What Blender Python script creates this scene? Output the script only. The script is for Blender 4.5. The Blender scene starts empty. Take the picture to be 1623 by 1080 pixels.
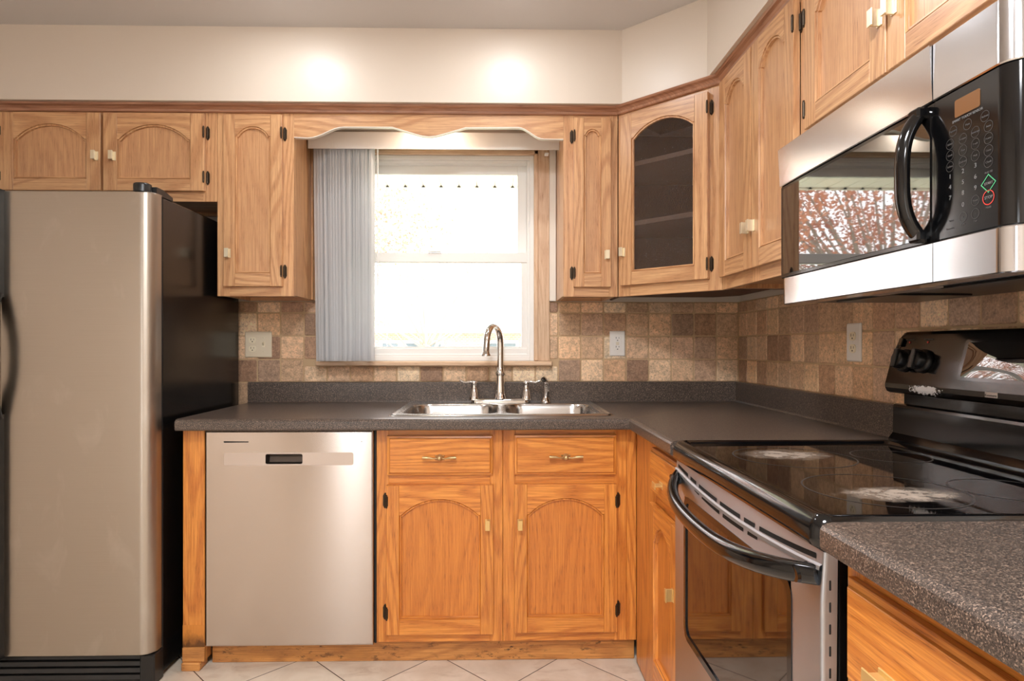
import bpy, math, random
from mathutils import Vector, Matrix
R = math.radians
PI = math.pi
random.seed(7)
C = bpy.context.scene.collection
SC = bpy.context.scene

# ------------------------------------------------------------------ camera, world, exposure
cam_data = bpy.data.cameras.new('camera')
cam_data.sensor_width = 36.0
cam_data.lens = 980.0 * 36.0 / 1623.0
cam_data.shift_x = (811.5 - 805.9) / 1623.0
cam_data.shift_y = (549.0 - 540.0) / 1623.0
cam_data.clip_start = 0.02
cam = bpy.data.objects.new('camera', cam_data)
C.objects.link(cam)
cam.location = (0, 0, 1.166)
cam.rotation_euler = (R(90), 0, -math.atan(18.5 / 980.0))
SC.camera = cam
SC.view_settings.view_transform = 'Standard'
SC.view_settings.look = 'None'
SC.view_settings.gamma = 1.0
SC.view_settings.use_curve_mapping = False
SC.view_settings.exposure = 0.0
SC.cycles.use_denoising = True
SC.cycles.max_bounces = 10
SC.cycles.sample_clamp_indirect = 8.0
SKY_STRENGTH = 8.5
SUN_STRENGTH = 11.0
LAMP_RADIANCE = 58.0
FILL_LAMP_RADIANCE = 128.0
PUCK_RADIANCE = 110.0
w = bpy.data.worlds.new('world')
SC.world = w
w.use_nodes = True
wn = w.node_tree.nodes
bg = wn['Background']
bg.inputs[0].default_value = (0.95, 0.975, 1.0, 1)
bg.inputs[1].default_value = SKY_STRENGTH
sun_d = bpy.data.lights.new('sun', 'SUN')
sun_d.energy = SUN_STRENGTH
sun_d.angle = R(1)
sun_d.color = (1.0, 0.95, 0.86)
sun = bpy.data.objects.new('sun', sun_d)
C.objects.link(sun)
sun.rotation_euler = Vector((-0.62, 0.05, -0.72)).to_track_quat('-Z', 'Y').to_euler()
sun.location = (8, 6, 9)

# ------------------------------------------------------------------ material helpers
def lin(c):
    c /= 255.0
    return c / 12.92 if c <= 0.04045 else ((c + 0.055) / 1.055) ** 2.4
def rgb(r, g, b):
    return (lin(r), lin(g), lin(b), 1.0)

class NT:
    def __init__(s, name):
        s.m = bpy.data.materials.new(name)
        s.m.use_nodes = True
        s.t = s.m.node_tree
        s.t.nodes.clear()
        s.out = s.t.nodes.new('ShaderNodeOutputMaterial')
    def n(s, kind, **kw):
        nd = s.t.nodes.new('ShaderNode' + kind)
        for k, v in kw.items():
            setattr(nd, k, v)
        return nd
    def l(s, a, b):
        s.t.links.new(a, b)
    def math(s, op, a, b=None, c=None):
        nd = s.n('Math', operation=op)
        for i, v in enumerate((a, b, c)):
            if v is None:
                continue
            if isinstance(v, (int, float)):
                nd.inputs[i].default_value = v
            else:
                s.l(v, nd.inputs[i])
        return nd.outputs[0]
    def mixc(s, fac, a, b, mode='MIX'):
        nd = s.n('Mix', data_type='RGBA', blend_type=mode)
        for sock, v in ((nd.inputs[0], fac), (nd.inputs[6], a), (nd.inputs[7], b)):
            if isinstance(v, (int, float)):
                sock.default_value = v
            elif isinstance(v, tuple):
                sock.default_value = v
            else:
                s.l(v, sock)
        return nd.outputs[2]
    def noise(s, vec, scale, detail=2.0, rough=0.5, dist=0.0):
        nd = s.n('TexNoise')
        if vec is not None:
            s.l(vec, nd.inputs['Vector'])
        nd.inputs['Scale'].default_value = scale
        nd.inputs['Detail'].default_value = detail
        nd.inputs['Roughness'].default_value = rough
        nd.inputs['Distortion'].default_value = dist
        return nd.outputs['Fac']
    def mapping(s, vec, scale, loc=(0, 0, 0), rot=(0, 0, 0)):
        nd = s.n('Mapping')
        s.l(vec, nd.inputs['Vector'])
        nd.inputs['Scale'].default_value = scale
        nd.inputs['Location'].default_value = loc
        nd.inputs['Rotation'].default_value = rot
        return nd.outputs[0]
    def ramp(s, fac, stops, interp='LINEAR'):
        nd = s.n('ValToRGB')
        cr = nd.color_ramp
        cr.interpolation = interp
        while len(cr.elements) < len(stops):
            cr.elements.new(0.5)
        for e, (p, c) in zip(cr.elements, stops):
            e.position = p
            e.color = c if isinstance(c, tuple) else (c, c, c, 1)
        s.l(fac, nd.inputs[0])
        return nd.outputs[0]
    def bsdf(s, color=None, rough=0.5, metal=0.0, **kw):
        p = s.n('BsdfPrincipled')
        def put(name, v):
            if v is None:
                return
            if isinstance(v, (int, float, tuple)):
                p.inputs[name].default_value = v
            else:
                s.l(v, p.inputs[name])
        put('Base Color', color)
        put('Roughness', rough)
        put('Metallic', metal)
        for k, v in kw.items():
            put(k.replace('_', ' '), v)
        s.l(p.outputs[0], s.out.inputs[0])
        return p
    def bump(s, h, strength=0.2, dist=0.001):
        b = s.n('Bump')
        b.inputs['Strength'].default_value = strength
        b.inputs['Distance'].default_value = dist
        s.l(h, b.inputs['Height'])
        return b.outputs[0]
    def uv(s):
        return s.n('UVMap', uv_map='UVMap').outputs[0]
    def obj(s):
        return s.n('TexCoord').outputs['Object']

def plain(name, color, rough=0.5, metal=0.0, **kw):
    t = NT(name)
    t.bsdf(color, rough, metal, **kw)
    return t.m

def oak(name, light, dark, deep, rough=0.33, wear=0.0, ringk=0.62):
    t = NT(name)
    uv = t.uv()
    big = t.noise(t.mapping(uv, (6.5, 0.95, 1)), 1.0, 1.5, 0.45, 0.25)
    sx = t.n('SeparateXYZ')
    t.l(uv, sx.inputs[0])
    ph = t.math('ADD', t.math('MULTIPLY', sx.outputs[0], 24.0), t.math('MULTIPLY', big, 12.0))
    wv = t.math('SINE', t.math('MULTIPLY', ph, 2 * PI))
    wv = t.math('MULTIPLY_ADD', wv, 0.5, 0.5)
    ring = t.ramp(wv, [(0.40, 0.0), (0.88, 0.8), (1.0, 1.0)])
    fine = t.noise(t.mapping(uv, (230, 5.0, 1)), 1.0, 3.0, 0.6)
    pores = t.ramp(t.noise(t.mapping(uv, (620, 20.0, 1)), 1.0, 2.0, 0.6), [(0.54, 0.0), (0.68, 1.0)])
    tone = t.noise(t.mapping(uv, (1.8, 0.4, 1)), 1.0, 1.0)
    c1 = t.mixc(t.ramp(fine, [(0.32, 0.0), (0.72, 1.0)]), light, dark)
    c1 = t.mixc(t.math('MULTIPLY', ring, ringk), c1, dark)
    pf = t.math('MULTIPLY', pores, t.math('MULTIPLY_ADD', ring, 0.5, 0.25))
    c1 = t.mixc(pf, c1, deep)
    hsv = t.n('HueSaturation')
    t.l(t.math('MULTIPLY_ADD', tone, 0.30, 0.86), hsv.inputs['Value'])
    t.l(c1, hsv.inputs['Color'])
    c = hsv.outputs[0]
    if wear:
        o = t.obj()
        spots = t.ramp(t.noise(t.mapping(o, (26, 26, 60)), 1.0, 4.0, 0.7), [(0.56, 0.0), (0.63, 1.0)])
        streak = t.ramp(t.noise(t.mapping(o, (7, 7, 9)), 1.0, 2.0), [(0.42, 0.0), (0.6, 1.0)])
        c = t.mixc(t.math('MULTIPLY', t.math('MULTIPLY', spots, streak), wear), c, rgb(40, 24, 12))
    t.bsdf(c, rough, Normal=t.bump(pores, -0.25, 0.0006), Coat_Weight=0.25, Coat_Roughness=0.22)
    return t.m

M = {}
M['oak_up'] = oak('oak_wall_cabinets', rgb(222, 176, 128), rgb(184, 132, 90), rgb(124, 80, 52), ringk=0.8)
M['oak_lo'] = oak('oak_base_cabinets', rgb(230, 154, 70), rgb(184, 104, 38), rgb(110, 54, 18), ringk=0.72)
M['oak_up_panel'] = oak('oak_veneer_wall_doors', rgb(214, 166, 120), rgb(184, 132, 92), rgb(136, 90, 62), ringk=0.35)
M['oak_lo_panel'] = oak('oak_veneer_base_doors', rgb(216, 136, 56), rgb(184, 104, 38), rgb(120, 60, 22), ringk=0.45)
M['oak_toe'] = oak('oak_toe_board', rgb(214, 150, 80), rgb(166, 106, 52), rgb(96, 54, 24), 0.5, 0.9)
M['oak_crown'] = oak('oak_crown_moulding', rgb(186, 136, 106), rgb(150, 102, 76), rgb(108, 70, 50))
M['oak_case'] = oak('oak_window_casing', rgb(226, 196, 164), rgb(200, 162, 128), rgb(160, 118, 88), 0.45)
M['oak_in'] = plain('cabinet_interior', rgb(92, 66, 52), 0.7)
M['ring'] = plain('burner_ring_print', rgb(62, 57, 54), 0.3)

def paint(name, col, rough, bumps=0.12):
    t = NT(name)
    o = t.obj()
    h = t.noise(o, 90, 3.0, 0.55)
    t.bsdf(col, rough, Normal=t.bump(h, bumps, 0.002))
    return t.m
M['wall'] = paint('cream_wall_paint', rgb(220, 207, 192), 0.36, 0.10)
M['ceil'] = paint('ceiling_paint', rgb(212, 208, 206), 0.45, 0.06)
M['trimw'] = plain('white_trim_paint', rgb(232, 224, 212), 0.45)
M['vinyl'] = plain('white_vinyl', rgb(238, 236, 232), 0.35)

def floor_mat():
    t = NT('floor_tile_diagonal')
    geo = t.n('NewGeometry')
    sx = t.n('SeparateXYZ')
    t.l(geo.outputs['Position'], sx.inputs[0])
    P = 0.482
    a = t.math('DIVIDE', t.math('ADD', t.math('SUBTRACT', sx.outputs[0], sx.outputs[1]), 2.557), P)
    b = t.math('DIVIDE', t.math('SUBTRACT', t.math('ADD', sx.outputs[0], sx.outputs[1]), 2.115), P)
    def edge(v):
        fr = t.math('FRACT', v)
        return t.math('MINIMUM', fr, t.math('SUBTRACT', 1.0, fr))
    e = t.math('MINIMUM', edge(a), edge(b))
    grout = t.math('LESS_THAN', e, 0.0048)
    cell = t.n('CombineXYZ')
    t.l(t.math('FLOOR', a), cell.inputs[0])
    t.l(t.math('FLOOR', b), cell.inputs[1])
    wn_ = t.n('TexWhiteNoise', noise_dimensions='3D')
    t.l(cell.outputs[0], wn_.inputs['Vector'])
    addv = t.n('VectorMath', operation='MULTIPLY_ADD')
    t.l(wn_.outputs['Color'], addv.inputs[0])
    addv.inputs[1].default_value = (9, 9, 9)
    t.l(geo.outputs['Position'], addv.inputs[2])
    big = t.noise(addv.outputs[0], 7.0, 4.0, 0.6, 0.6)
    vein = t.noise(t.mapping(addv.outputs[0], (6, 16, 8)), 1.0, 5.0, 0.65, 1.2)
    c = t.mixc(t.ramp(big, [(0.3, 0.0), (0.7, 1.0)]), rgb(222, 208, 190), rgb(202, 184, 164))
    c = t.mixc(t.ramp(vein, [(0.52, 0.0), (0.72, 0.7)]), c, rgb(184, 160, 138))
    c = t.mixc(grout, c, rgb(44, 34, 30))
    t.bsdf(c, 0.34, Normal=t.bump(t.math('SUBTRACT', 1.0, grout), 0.6, 0.002))
    return t.m
M['floor'] = floor_mat()

def counter_mat():
    t = NT('speckled_laminate')
    o = t.obj()
    a = t.noise(o, 390, 2.0, 0.6)
    b = t.noise(t.mapping(o, (1, 1, 1), (3, 5, 7)), 310, 3.0, 0.65)
    d = t.noise(t.mapping(o, (1, 1, 1), (13, 2, 9)), 540, 1.0, 0.5)
    c = t.mixc(t.ramp(b, [(0.40, 0.0), (0.62, 1.0)]), rgb(56, 49, 45), rgb(92, 79, 70))
    c = t.mixc(t.ramp(a, [(0.555, 0.0), (0.62, 1.0)]), c, rgb(148, 126, 110))
    c = t.mixc(t.ramp(d, [(0.36, 1.0), (0.43, 0.0)]), c, rgb(34, 30, 29))
    t.bsdf(c, 0.30, Normal=t.bump(a, 0.06, 0.0005))
    return t.m
M['counter'] = counter_mat()

def travertine():
    t = NT('tumbled_travertine')
    at = t.n('Attribute', attribute_name='Col')
    o = t.obj()
    m1 = t.noise(o, 48, 4.0, 0.65)
    m2 = t.noise(o, 170, 3.0, 0.65)
    pits = t.ramp(t.noise(t.mapping(o, (1, 1, 1), (4, 4, 4)), 190, 2.0, 0.5), [(0.60, 0.0), (0.68, 1.0)])
    hs = t.n('HueSaturation')
    t.l(at.outputs['Color'], hs.inputs['Color'])
    t.l(t.math('ADD', t.math('MULTIPLY_ADD', m1, 1.3, 0.30), t.math('MULTIPLY_ADD', m2, 1.3, -0.60)), hs.inputs['Value'])
    c = t.mixc(t.math('MULTIPLY', pits, 0.42), hs.outputs[0], rgb(84, 62, 46))
    c = t.mixc(t.math('MULTIPLY', t.ramp(m2, [(0.60, 0.0), (0.72, 1.0)]), 0.35), c, rgb(214, 190, 162))
    t.bsdf(c, 0.5, Normal=t.bump(t.math('SUBTRACT', m1, pits), 0.35, 0.0015))
    return t.m
M['tile'] = travertine()
M['grout'] = plain('tan_grout', rgb(196, 166, 130), 0.85)

def steel(name, col, rough, aniso, grain=220):
    t = NT(name)
    uv = t.uv()
    tg = t.n('Tangent', direction_type='UV_MAP', uv_map='UVMap')
    ns = t.noise(t.mapping(uv, (grain * 6, 4, 1)), 1.0, 2.0, 0.6)
    cl = t.mixc(ns, tuple(x * 0.97 for x in col[:3]) + (1,), col)
    ro = t.math('MULTIPLY_ADD', ns, 0.03, rough - 0.015)
    t.bsdf(cl, ro, 1.0, Anisotropic=aniso, Tangent=tg.outputs[0])
    return t.m
M['steel_dw'] = steel('brushed_steel_dishwasher', rgb(198, 187, 179), 0.21, 0.88, 400)
def fridge_steel():
    t = NT('brushed_steel_refrigerator')
    uv = t.uv()
    tg = t.n('Tangent', direction_type='UV_MAP', uv_map='UVMap')
    o = t.obj()
    ns = t.noise(t.mapping(uv, (1300, 4, 1)), 1.0, 2.0, 0.6)
    smudge = t.ramp(t.noise(t.mapping(o, (9, 1, 4.5)), 1.0, 4.0, 0.6, 0.5), [(0.58, 0.0), (0.75, 1.0)])
    c = t.mixc(ns, rgb(172, 163, 152), rgb(183, 174, 162))
    c = t.mixc(t.math('MULTIPLY', smudge, 0.25), c, rgb(214, 208, 200))
    ro = t.math('ADD', t.math('MULTIPLY_ADD', ns, 0.06, 0.30), t.math('MULTIPLY', smudge, 0.05))
    t.bsdf(c, ro, 1.0, Anisotropic=0.6, Tangent=tg.outputs[0])
    return t.m
M['steel_fr'] = fridge_steel()
M['steel_mw'] = steel('bright_steel_microwave', rgb(214, 214, 217), 0.17, 0.5)
M['steel_rg'] = steel('brushed_steel_range', rgb(192, 196, 203), 0.42, 0.93, 200)
M['sink'] = steel('satin_sink_steel', rgb(206, 203, 200), 0.22, 0.3)
M['chrome'] = plain('polished_chrome', rgb(228, 226, 224), 0.07, 1.0)
M['nickel'] = plain('satin_pale_pull', rgb(232, 218, 188), 0.36, 0.6)
M['brass'] = plain('satin_brass_pull', rgb(224, 190, 126), 0.36, 0.7)
M['antique'] = plain('antique_brass', rgb(204, 174, 126), 0.42, 0.8)
M['bronze'] = plain('dark_bronze_hinge', rgb(74, 64, 54), 0.36, 1.0)
M['black_gloss'] = plain('black_gloss_enamel', rgb(9, 9, 10), 0.10, 0.0, Specular_IOR_Level=0.6)
M['black_glass'] = plain('black_ceramic_glass', rgb(10, 9, 9), 0.035, 0.0, IOR=1.62)
M['oven_glass'] = plain('oven_window_glass', rgb(8, 7, 7), 0.03, 0.0, IOR=1.95)
M['mw_glass'] = plain('microwave_window_glass', rgb(10, 9, 9), 0.02, 0.0, IOR=2.1)
M['black_plastic'] = plain('black_plastic', rgb(24, 23, 23), 0.32)
M['black_matte'] = plain('black_matte', rgb(14, 13, 13), 0.6)
def black_side():
    t = NT('black_textured_side')
    o = t.obj()
    t.bsdf(rgb(14, 13, 13), 0.22, Normal=t.bump(t.noise(o, 420, 2.0), 0.12, 0.001))
    return t.m
M['black_side'] = black_side()
M['dark_slot'] = plain('dark_slot', rgb(8, 7, 7), 0.8)
M['plate_white'] = plain('white_wall_plate', rgb(232, 226, 218), 0.35)
M['plate_ivory'] = plain('ivory_wall_plate', rgb(224, 210, 184), 0.35)
M['ivory'] = plain('ivory_receptacle', rgb(236, 224, 196), 0.4)
M['gasket'] = plain('grey_plastic_panel', rgb(196, 182, 171), 0.40, 0.75)
M['pocket'] = plain('dark_pocket', rgb(92, 84, 78), 0.3, 0.9)
M['legend'] = plain('grey_legend_print', rgb(112, 110, 109), 0.5)
M['legend_dim'] = plain('dim_legend_print', rgb(74, 71, 70), 0.5)
M['green'] = plain('green_outline_print', rgb(70, 160, 110), 0.5)
M['red'] = plain('red_outline_print', rgb(206, 60, 50), 0.5)
M['amber'] = plain('amber_display', rgb(112, 74, 42), 0.2)
M['badge'] = plain('badge_plate', rgb(196, 182, 172), 0.35, 0.6)
M['white_glare'] = plain('painted_white_glare', rgb(236, 236, 238), 0.4)  # white for the glare painted on the range console

def emit(name, col, strength):
    t = NT(name)
    e = t.n('Emission')
    e.inputs[0].default_value = col
    e.inputs[1].default_value = strength
    t.l(e.outputs[0], t.out.inputs[0])
    return t.m
M['lamp'] = emit('lamp_diffuser', (0.94, 0.965, 1.0, 1), LAMP_RADIANCE)
M['lamp_fill'] = emit('fill_lamp_diffuser', (0.94, 0.965, 1.0, 1), FILL_LAMP_RADIANCE)
M['puck'] = emit('puck_diffuser', (1.0, 0.90, 0.76, 1), PUCK_RADIANCE)

def pane_mat():
    t = NT('window_glass')
    fr = t.n('Fresnel')
    fr.inputs[0].default_value = 1.45
    tr = t.n('BsdfTransparent')
    gl = t.n('BsdfGlossy')
    gl.inputs['Roughness'].default_value = 0.0
    mx = t.n('MixShader')
    t.l(fr.outputs[0], mx.inputs[0])
    t.l(tr.outputs[0], mx.inputs[1])
    t.l(gl.outputs[0], mx.inputs[2])
    t.l(mx.outputs[0], t.out.inputs[0])
    return t.m
M['pane'] = pane_mat()

def pebbled():
    t = NT('pebbled_smoked_glass')
    o = t.obj()
    vo = t.n('TexVoronoi', feature='SMOOTH_F1')
    t.l(o, vo.inputs['Vector'])
    vo.inputs['Scale'].default_value = 300
    vo.inputs['Smoothness'].default_value = 0.6
    nm = t.bump(vo.outputs['Distance'], 1.0, 0.0075)
    gl = t.n('BsdfGlossy')
    gl.inputs['Roughness'].default_value = 0.16
    t.l(nm, gl.inputs['Normal'])
    gl.inputs['Color'].default_value = (0.9, 0.9, 0.92, 1)
    tr = t.n('BsdfTransparent')
    tr.inputs['Color'].default_value = (0.74, 0.65, 0.62, 1)
    fr = t.n('Fresnel')
    fr.inputs[0].default_value = 1.8
    t.l(nm, fr.inputs['Normal'])
    mx = t.n('MixShader')
    t.l(fr.outputs[0], mx.inputs[0])
    t.l(tr.outputs[0], mx.inputs[1])
    t.l(gl.outputs[0], mx.inputs[2])
    t.l(mx.outputs[0], t.out.inputs[0])
    return t.m
M['pebble'] = pebbled()
def clear_mat():
    t = NT('clear_glass_back')
    tr = t.n('BsdfTransparent')
    tr.inputs[0].default_value = (0.96, 0.96, 0.96, 1)
    t.l(tr.outputs[0], t.out.inputs[0])
    return t.m
M['clear'] = clear_mat()

def slat_mat():
    t = NT('white_blind_vinyl')
    d = t.n('BsdfDiffuse')
    d.inputs[0].default_value = rgb(240, 239, 238)
    tr = t.n('BsdfTranslucent')
    tr.inputs[0].default_value = rgb(240, 242, 245)
    mx = t.n('MixShader')
    mx.inputs[0].default_value = 0.42
    t.l(d.outputs[0], mx.inputs[1])
    t.l(tr.outputs[0], mx.inputs[2])
    t.l(mx.outputs[0], t.out.inputs[0])
    return t.m
M['slat'] = slat_mat()

def glasstop():
    t = NT('ceramic_cooktop_with_residue')
    o = t.obj()
    def ell(cx, cy, rx, ry):
        d = t.n('VectorMath', operation='LENGTH')
        t.l(t.mapping(o, (1 / rx, 1 / ry, 0), (-cx / rx, -cy / ry, 0)), d.inputs[0])
        return d.outputs['Value']
    n = t.noise(o, 34, 5.0, 0.7)
    streak = t.noise(t.mapping(o, (34, 40, 1)), 1.0, 4.0, 0.7)
    masks = None
    for e in ((0.693, 1.470, 0.112, 0.075), (0.715, 1.075, 0.115, 0.062)):
        v = t.math('ADD', ell(*e), t.math('MULTIPLY_ADD', n, 0.9, -0.45))
        mk = t.ramp(v, [(0.45, 1.0), (1.0, 0.0)])
        masks = mk if masks is None else t.math('MAXIMUM', masks, mk)
    res = t.math('MULTIPLY', masks, t.ramp(streak, [(0.36, 0.25), (0.56, 1.0)]))
    c = t.mixc(t.math('MULTIPLY', res, 0.8), rgb(8, 7, 7), rgb(190, 172, 156))
    ro = t.math('MULTIPLY_ADD', res, 0.4, 0.035)
    t.bsdf(c, ro, 0.0, IOR=1.62)
    return t.m
M['cooktop'] = glasstop()

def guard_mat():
    t = NT('black_backguard_with_painted_glare')
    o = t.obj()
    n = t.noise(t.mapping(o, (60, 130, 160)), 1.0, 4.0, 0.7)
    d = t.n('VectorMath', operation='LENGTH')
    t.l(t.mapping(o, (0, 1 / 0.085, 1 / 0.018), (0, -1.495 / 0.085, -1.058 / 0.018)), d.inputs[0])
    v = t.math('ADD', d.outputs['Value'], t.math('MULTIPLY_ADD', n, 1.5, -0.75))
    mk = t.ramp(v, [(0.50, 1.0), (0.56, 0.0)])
    c = t.mixc(mk, rgb(8, 8, 9), rgb(240, 240, 242))  # jagged white window reflection painted into the base colour
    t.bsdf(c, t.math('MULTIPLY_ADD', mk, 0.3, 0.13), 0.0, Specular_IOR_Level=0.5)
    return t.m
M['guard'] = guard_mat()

# ------------------------------------------------------------------ mesh builder
AX = {'x': 0, 'y': 1, 'z': 2}
class MB:
    def __init__(s):
        s.v = []; s.f = []; s.uvs = []; s.sm = []; s.mi = []; s.cols = []; s.off = (0, 0); s.col = (1, 1, 1, 1)
    def newpiece(s):
        s.off = (random.uniform(0, 40), random.uniform(0, 40))
    def face(s, pts, g='z', smooth=False, mi=0):
        pts = [Vector(p) for p in pts]
        n = Vector((0, 0, 0))
        for i in range(len(pts)):
            a = pts[i]; b = pts[(i + 1) % len(pts)]
            n += a.cross(b)
        gi = AX[g]
        oth = [i for i in range(3) if i != gi]
        an = [abs(n[i]) for i in range(3)]
        if an[gi] > max(an[oth[0]], an[oth[1]]):
            uvs = [(p[oth[0]] + s.off[0], p[oth[1]] * 0.3 + s.off[1]) for p in pts]
        else:
            ti = oth[0] if an[oth[0]] <= an[oth[1]] else oth[1]
            uvs = [(p[ti] + s.off[0], p[gi] + s.off[1]) for p in pts]
        b = len(s.v)
        s.v.extend(tuple(p) for p in pts)
        s.f.append(tuple(range(b, b + len(pts))))
        s.uvs.append(uvs); s.sm.append(smooth); s.mi.append(mi); s.cols.append(s.col)
    def box(s, x0, x1, y0, y1, z0, z1, b=0.0, g='z', mi=0, piece=True):
        if piece:
            s.newpiece()
        if x1 < x0: x0, x1 = x1, x0
        if y1 < y0: y0, y1 = y1, y0
        if z1 < z0: z0, z1 = z1, z0
        b = min(b, 0.45 * min(x1 - x0, y1 - y0, z1 - z0))
        lo = (x0, y0, z0); hi = (x1, y1, z1)
        def P(sg, ax):  # vertex of corner sg on the face of axis ax
            p = []
            for i in range(3):
                if i == ax:
                    p.append(hi[i] if sg[i] > 0 else lo[i])
                else:
                    p.append(hi[i] - b if sg[i] > 0 else lo[i] + b)
            return p
        for ax in range(3):
            o1, o2 = (ax + 1) % 3, (ax + 2) % 3
            for d in (-1, 1):
                q = []
                for s1, s2 in ((-1, -1), (1, -1), (1, 1), (-1, 1)):
                    sg = [0, 0, 0]; sg[ax] = d; sg[o1] = s1; sg[o2] = s2
                    q.append(P(sg, ax))
                if d < 0: q.reverse()
                s.face(q, g, False, mi)
        if b > 0:
            for ax in range(3):
                o1, o2 = (ax + 1) % 3, (ax + 2) % 3
                for s1 in (-1, 1):
                    for s2 in (-1, 1):
                        a = [0, 0, 0]; a[o1] = s1; a[o2] = s2
                        a0 = a[:]; a0[ax] = -1; a1 = a[:]; a1[ax] = 1
                        q = [P(a0, o1), P(a1, o1), P(a1, o2), P(a0, o2)]
                        if s1 * s2 > 0: q.reverse()
                        s.face(q, g, False, mi)
            for sx in (-1, 1):
                for sy in (-1, 1):
                    for sz in (-1, 1):
                        sg = (sx, sy, sz)
                        q = [P(sg, 0), P(sg, 1), P(sg, 2)]
                        if sx * sy * sz < 0: q.reverse()
                        s.face(q, g, False, mi)
    def prism(s, poly, ax, a0, a1, g='z', mi=0, smooth=False, caps=True):
        """poly: 2-D points in the two other axes (cyclic order), extruded from a0 to a1 along ax."""
        s.newpiece()
        o1, o2 = (ax + 1) % 3, (ax + 2) % 3
        def P(p, a):
            r = [0, 0, 0]; r[ax] = a; r[o1] = p[0]; r[o2] = p[1]
            return r
        area = sum(poly[i][0] * poly[(i + 1) % len(poly)][1] - poly[(i + 1) % len(poly)][0] * poly[i][1] for i in range(len(poly)))
        if area < 0: poly = poly[::-1]
        if a1 < a0: a0, a1 = a1, a0
        if caps:
            s.face([P(p, a1) for p in poly], g, False, mi)
            s.face([P(p, a0) for p in poly[::-1]], g, False, mi)
        for i in range(len(poly)):
            p, q = poly[i], poly[(i + 1) % len(poly)]
            s.face([P(p, a0), P(q, a0), P(q, a1), P(p, a1)], g, smooth, mi)
    def grid(s, rows, closed=False, smooth=True, mi=0, g='z', flip=False):
        """rows: list of equal-length point lists; shared vertices so that it shades smoothly."""
        b = len(s.v); n = len(rows[0])
        for r in rows:
            s.v.extend(tuple(p) for p in r)
        gi = AX[g]; oth = [i for i in range(3) if i != gi]
        for i in range(len(rows) - 1):
            for j in range(n if closed else n - 1):
                k = (j + 1) % n
                idx = [b + i * n + j, b + i * n + k, b + (i + 1) * n + k, b + (i + 1) * n + j]
                if flip: idx.reverse()
                s.f.append(tuple(idx))
                q = [Vector(s.v[t]) for t in idx]
                nn = (q[2] - q[0]).cross(q[3] - q[1])
                ti = oth[0] if abs(nn[oth[0]]) <= abs(nn[oth[1]]) else oth[1]
                if abs(nn[gi]) > max(abs(nn[oth[0]]), abs(nn[oth[1]])):
                    s.uvs.append([(p[oth[0]] + s.off[0], p[oth[1]] + s.off[1]) for p in q])
                else:
                    s.uvs.append([(p[ti] + s.off[0], p[gi] + s.off[1]) for p in q])
                s.sm.append(smooth); s.mi.append(mi); s.cols.append(s.col)
    def tube(s, pts, rad, seg=12, mi=0, cap=True, flat=1.0, up=(0, 0, 1)):
        pts = [Vector(p) for p in pts]
        if isinstance(rad, (int, float)): rad = [rad] * len(pts)
        rows = []
        prev = None
        for i, p in enumerate(pts):
            t = (pts[min(i + 1, len(pts) - 1)] - pts[max(i - 1, 0)]).normalized()
            if prev is None:
                u = Vector(up)
                if abs(u.dot(t)) > 0.95: u = Vector((1, 0, 0)) if abs(t.x) < 0.9 else Vector((0, 1, 0))
                a = t.cross(u).normalized()
            else:
                a = (prev - t * prev.dot(t)).normalized()
            prev = a
            bb = a.cross(t).normalized()
            rows.append([p + a * (rad[i] * math.cos(2 * PI * k / seg)) + bb * (rad[i] * flat * math.sin(2 * PI * k / seg)) for k in range(seg)])
        s.newpiece()
        s.grid(rows, True, True, mi)
        if cap:
            s.face(rows[0], 'z', False, mi)
            s.face(rows[-1][::-1], 'z', False, mi)
    def lathe(s, prof, centre=(0, 0, 0), axis='z', seg=24, mi=0, smooth=True):
        """prof: (radius, height) pairs along the axis."""
        rows = []
        for r, h in prof:
            row = []
            for k in range(seg):
                c_, s_ = r * math.cos(2 * PI * k / seg), r * math.sin(2 * PI * k / seg)
                p = {'z': (c_, s_, h), 'x': (h, c_, s_), 'y': (s_, h, c_)}[axis]
                row.append((p[0] + centre[0], p[1] + centre[1], p[2] + centre[2]))
            rows.append(row)
        s.newpiece()
        s.grid(rows, True, smooth, mi)
    def build(s, name, mats, parent=None, loc=None, rot=None):
        me = bpy.data.meshes.new(name)
        me.from_pydata(s.v, [], s.f)
        uvl = me.uv_layers.new(name='UVMap')
        flat = [c for f in s.uvs for uv in f for c in uv]
        uvl.data.foreach_set('uv', flat)
        me.polygons.foreach_set('use_smooth', s.sm)
        me.polygons.foreach_set('material_index', s.mi)
        if any(c != (1, 1, 1, 1) for c in s.cols):
            ca = me.color_attributes.new('Col', 'FLOAT_COLOR', 'CORNER')
            flat = []
            for f, c in zip(s.f, s.cols):
                for _ in f: flat.extend(c)
            ca.data.foreach_set('color', flat)
        for m in (mats if isinstance(mats, (list, tuple)) else [mats]):
            me.materials.append(M[m] if isinstance(m, str) else m)
        me.update()
        o = bpy.data.objects.new(name, me)
        C.objects.link(o)
        if parent is not None: o.parent = parent
        if loc: o.location = loc
        if rot: o.rotation_euler = rot
        return o

def tag(o, label, cat, group=None, kind=None):
    o['label'] = label
    o['category'] = cat
    if group: o['group'] = group
    if kind: o['kind'] = kind
    return o
def struct(o, label=None):
    o['kind'] = 'structure'
    if label: o['label'] = label
    return o
def empty(name, loc=(0, 0, 0), rz=0.0, parent=None):
    o = bpy.data.objects.new(name, None)
    C.objects.link(o)
    o.location = loc
    o.rotation_euler = (0, 0, rz)
    o.empty_display_size = 0.1
    if parent: o.parent = parent
    return o
def thing(name, label, cat, loc=(0, 0, 0), rz=0.0, group=None):
    return tag(empty(name, loc, rz), label, cat, group)

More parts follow.
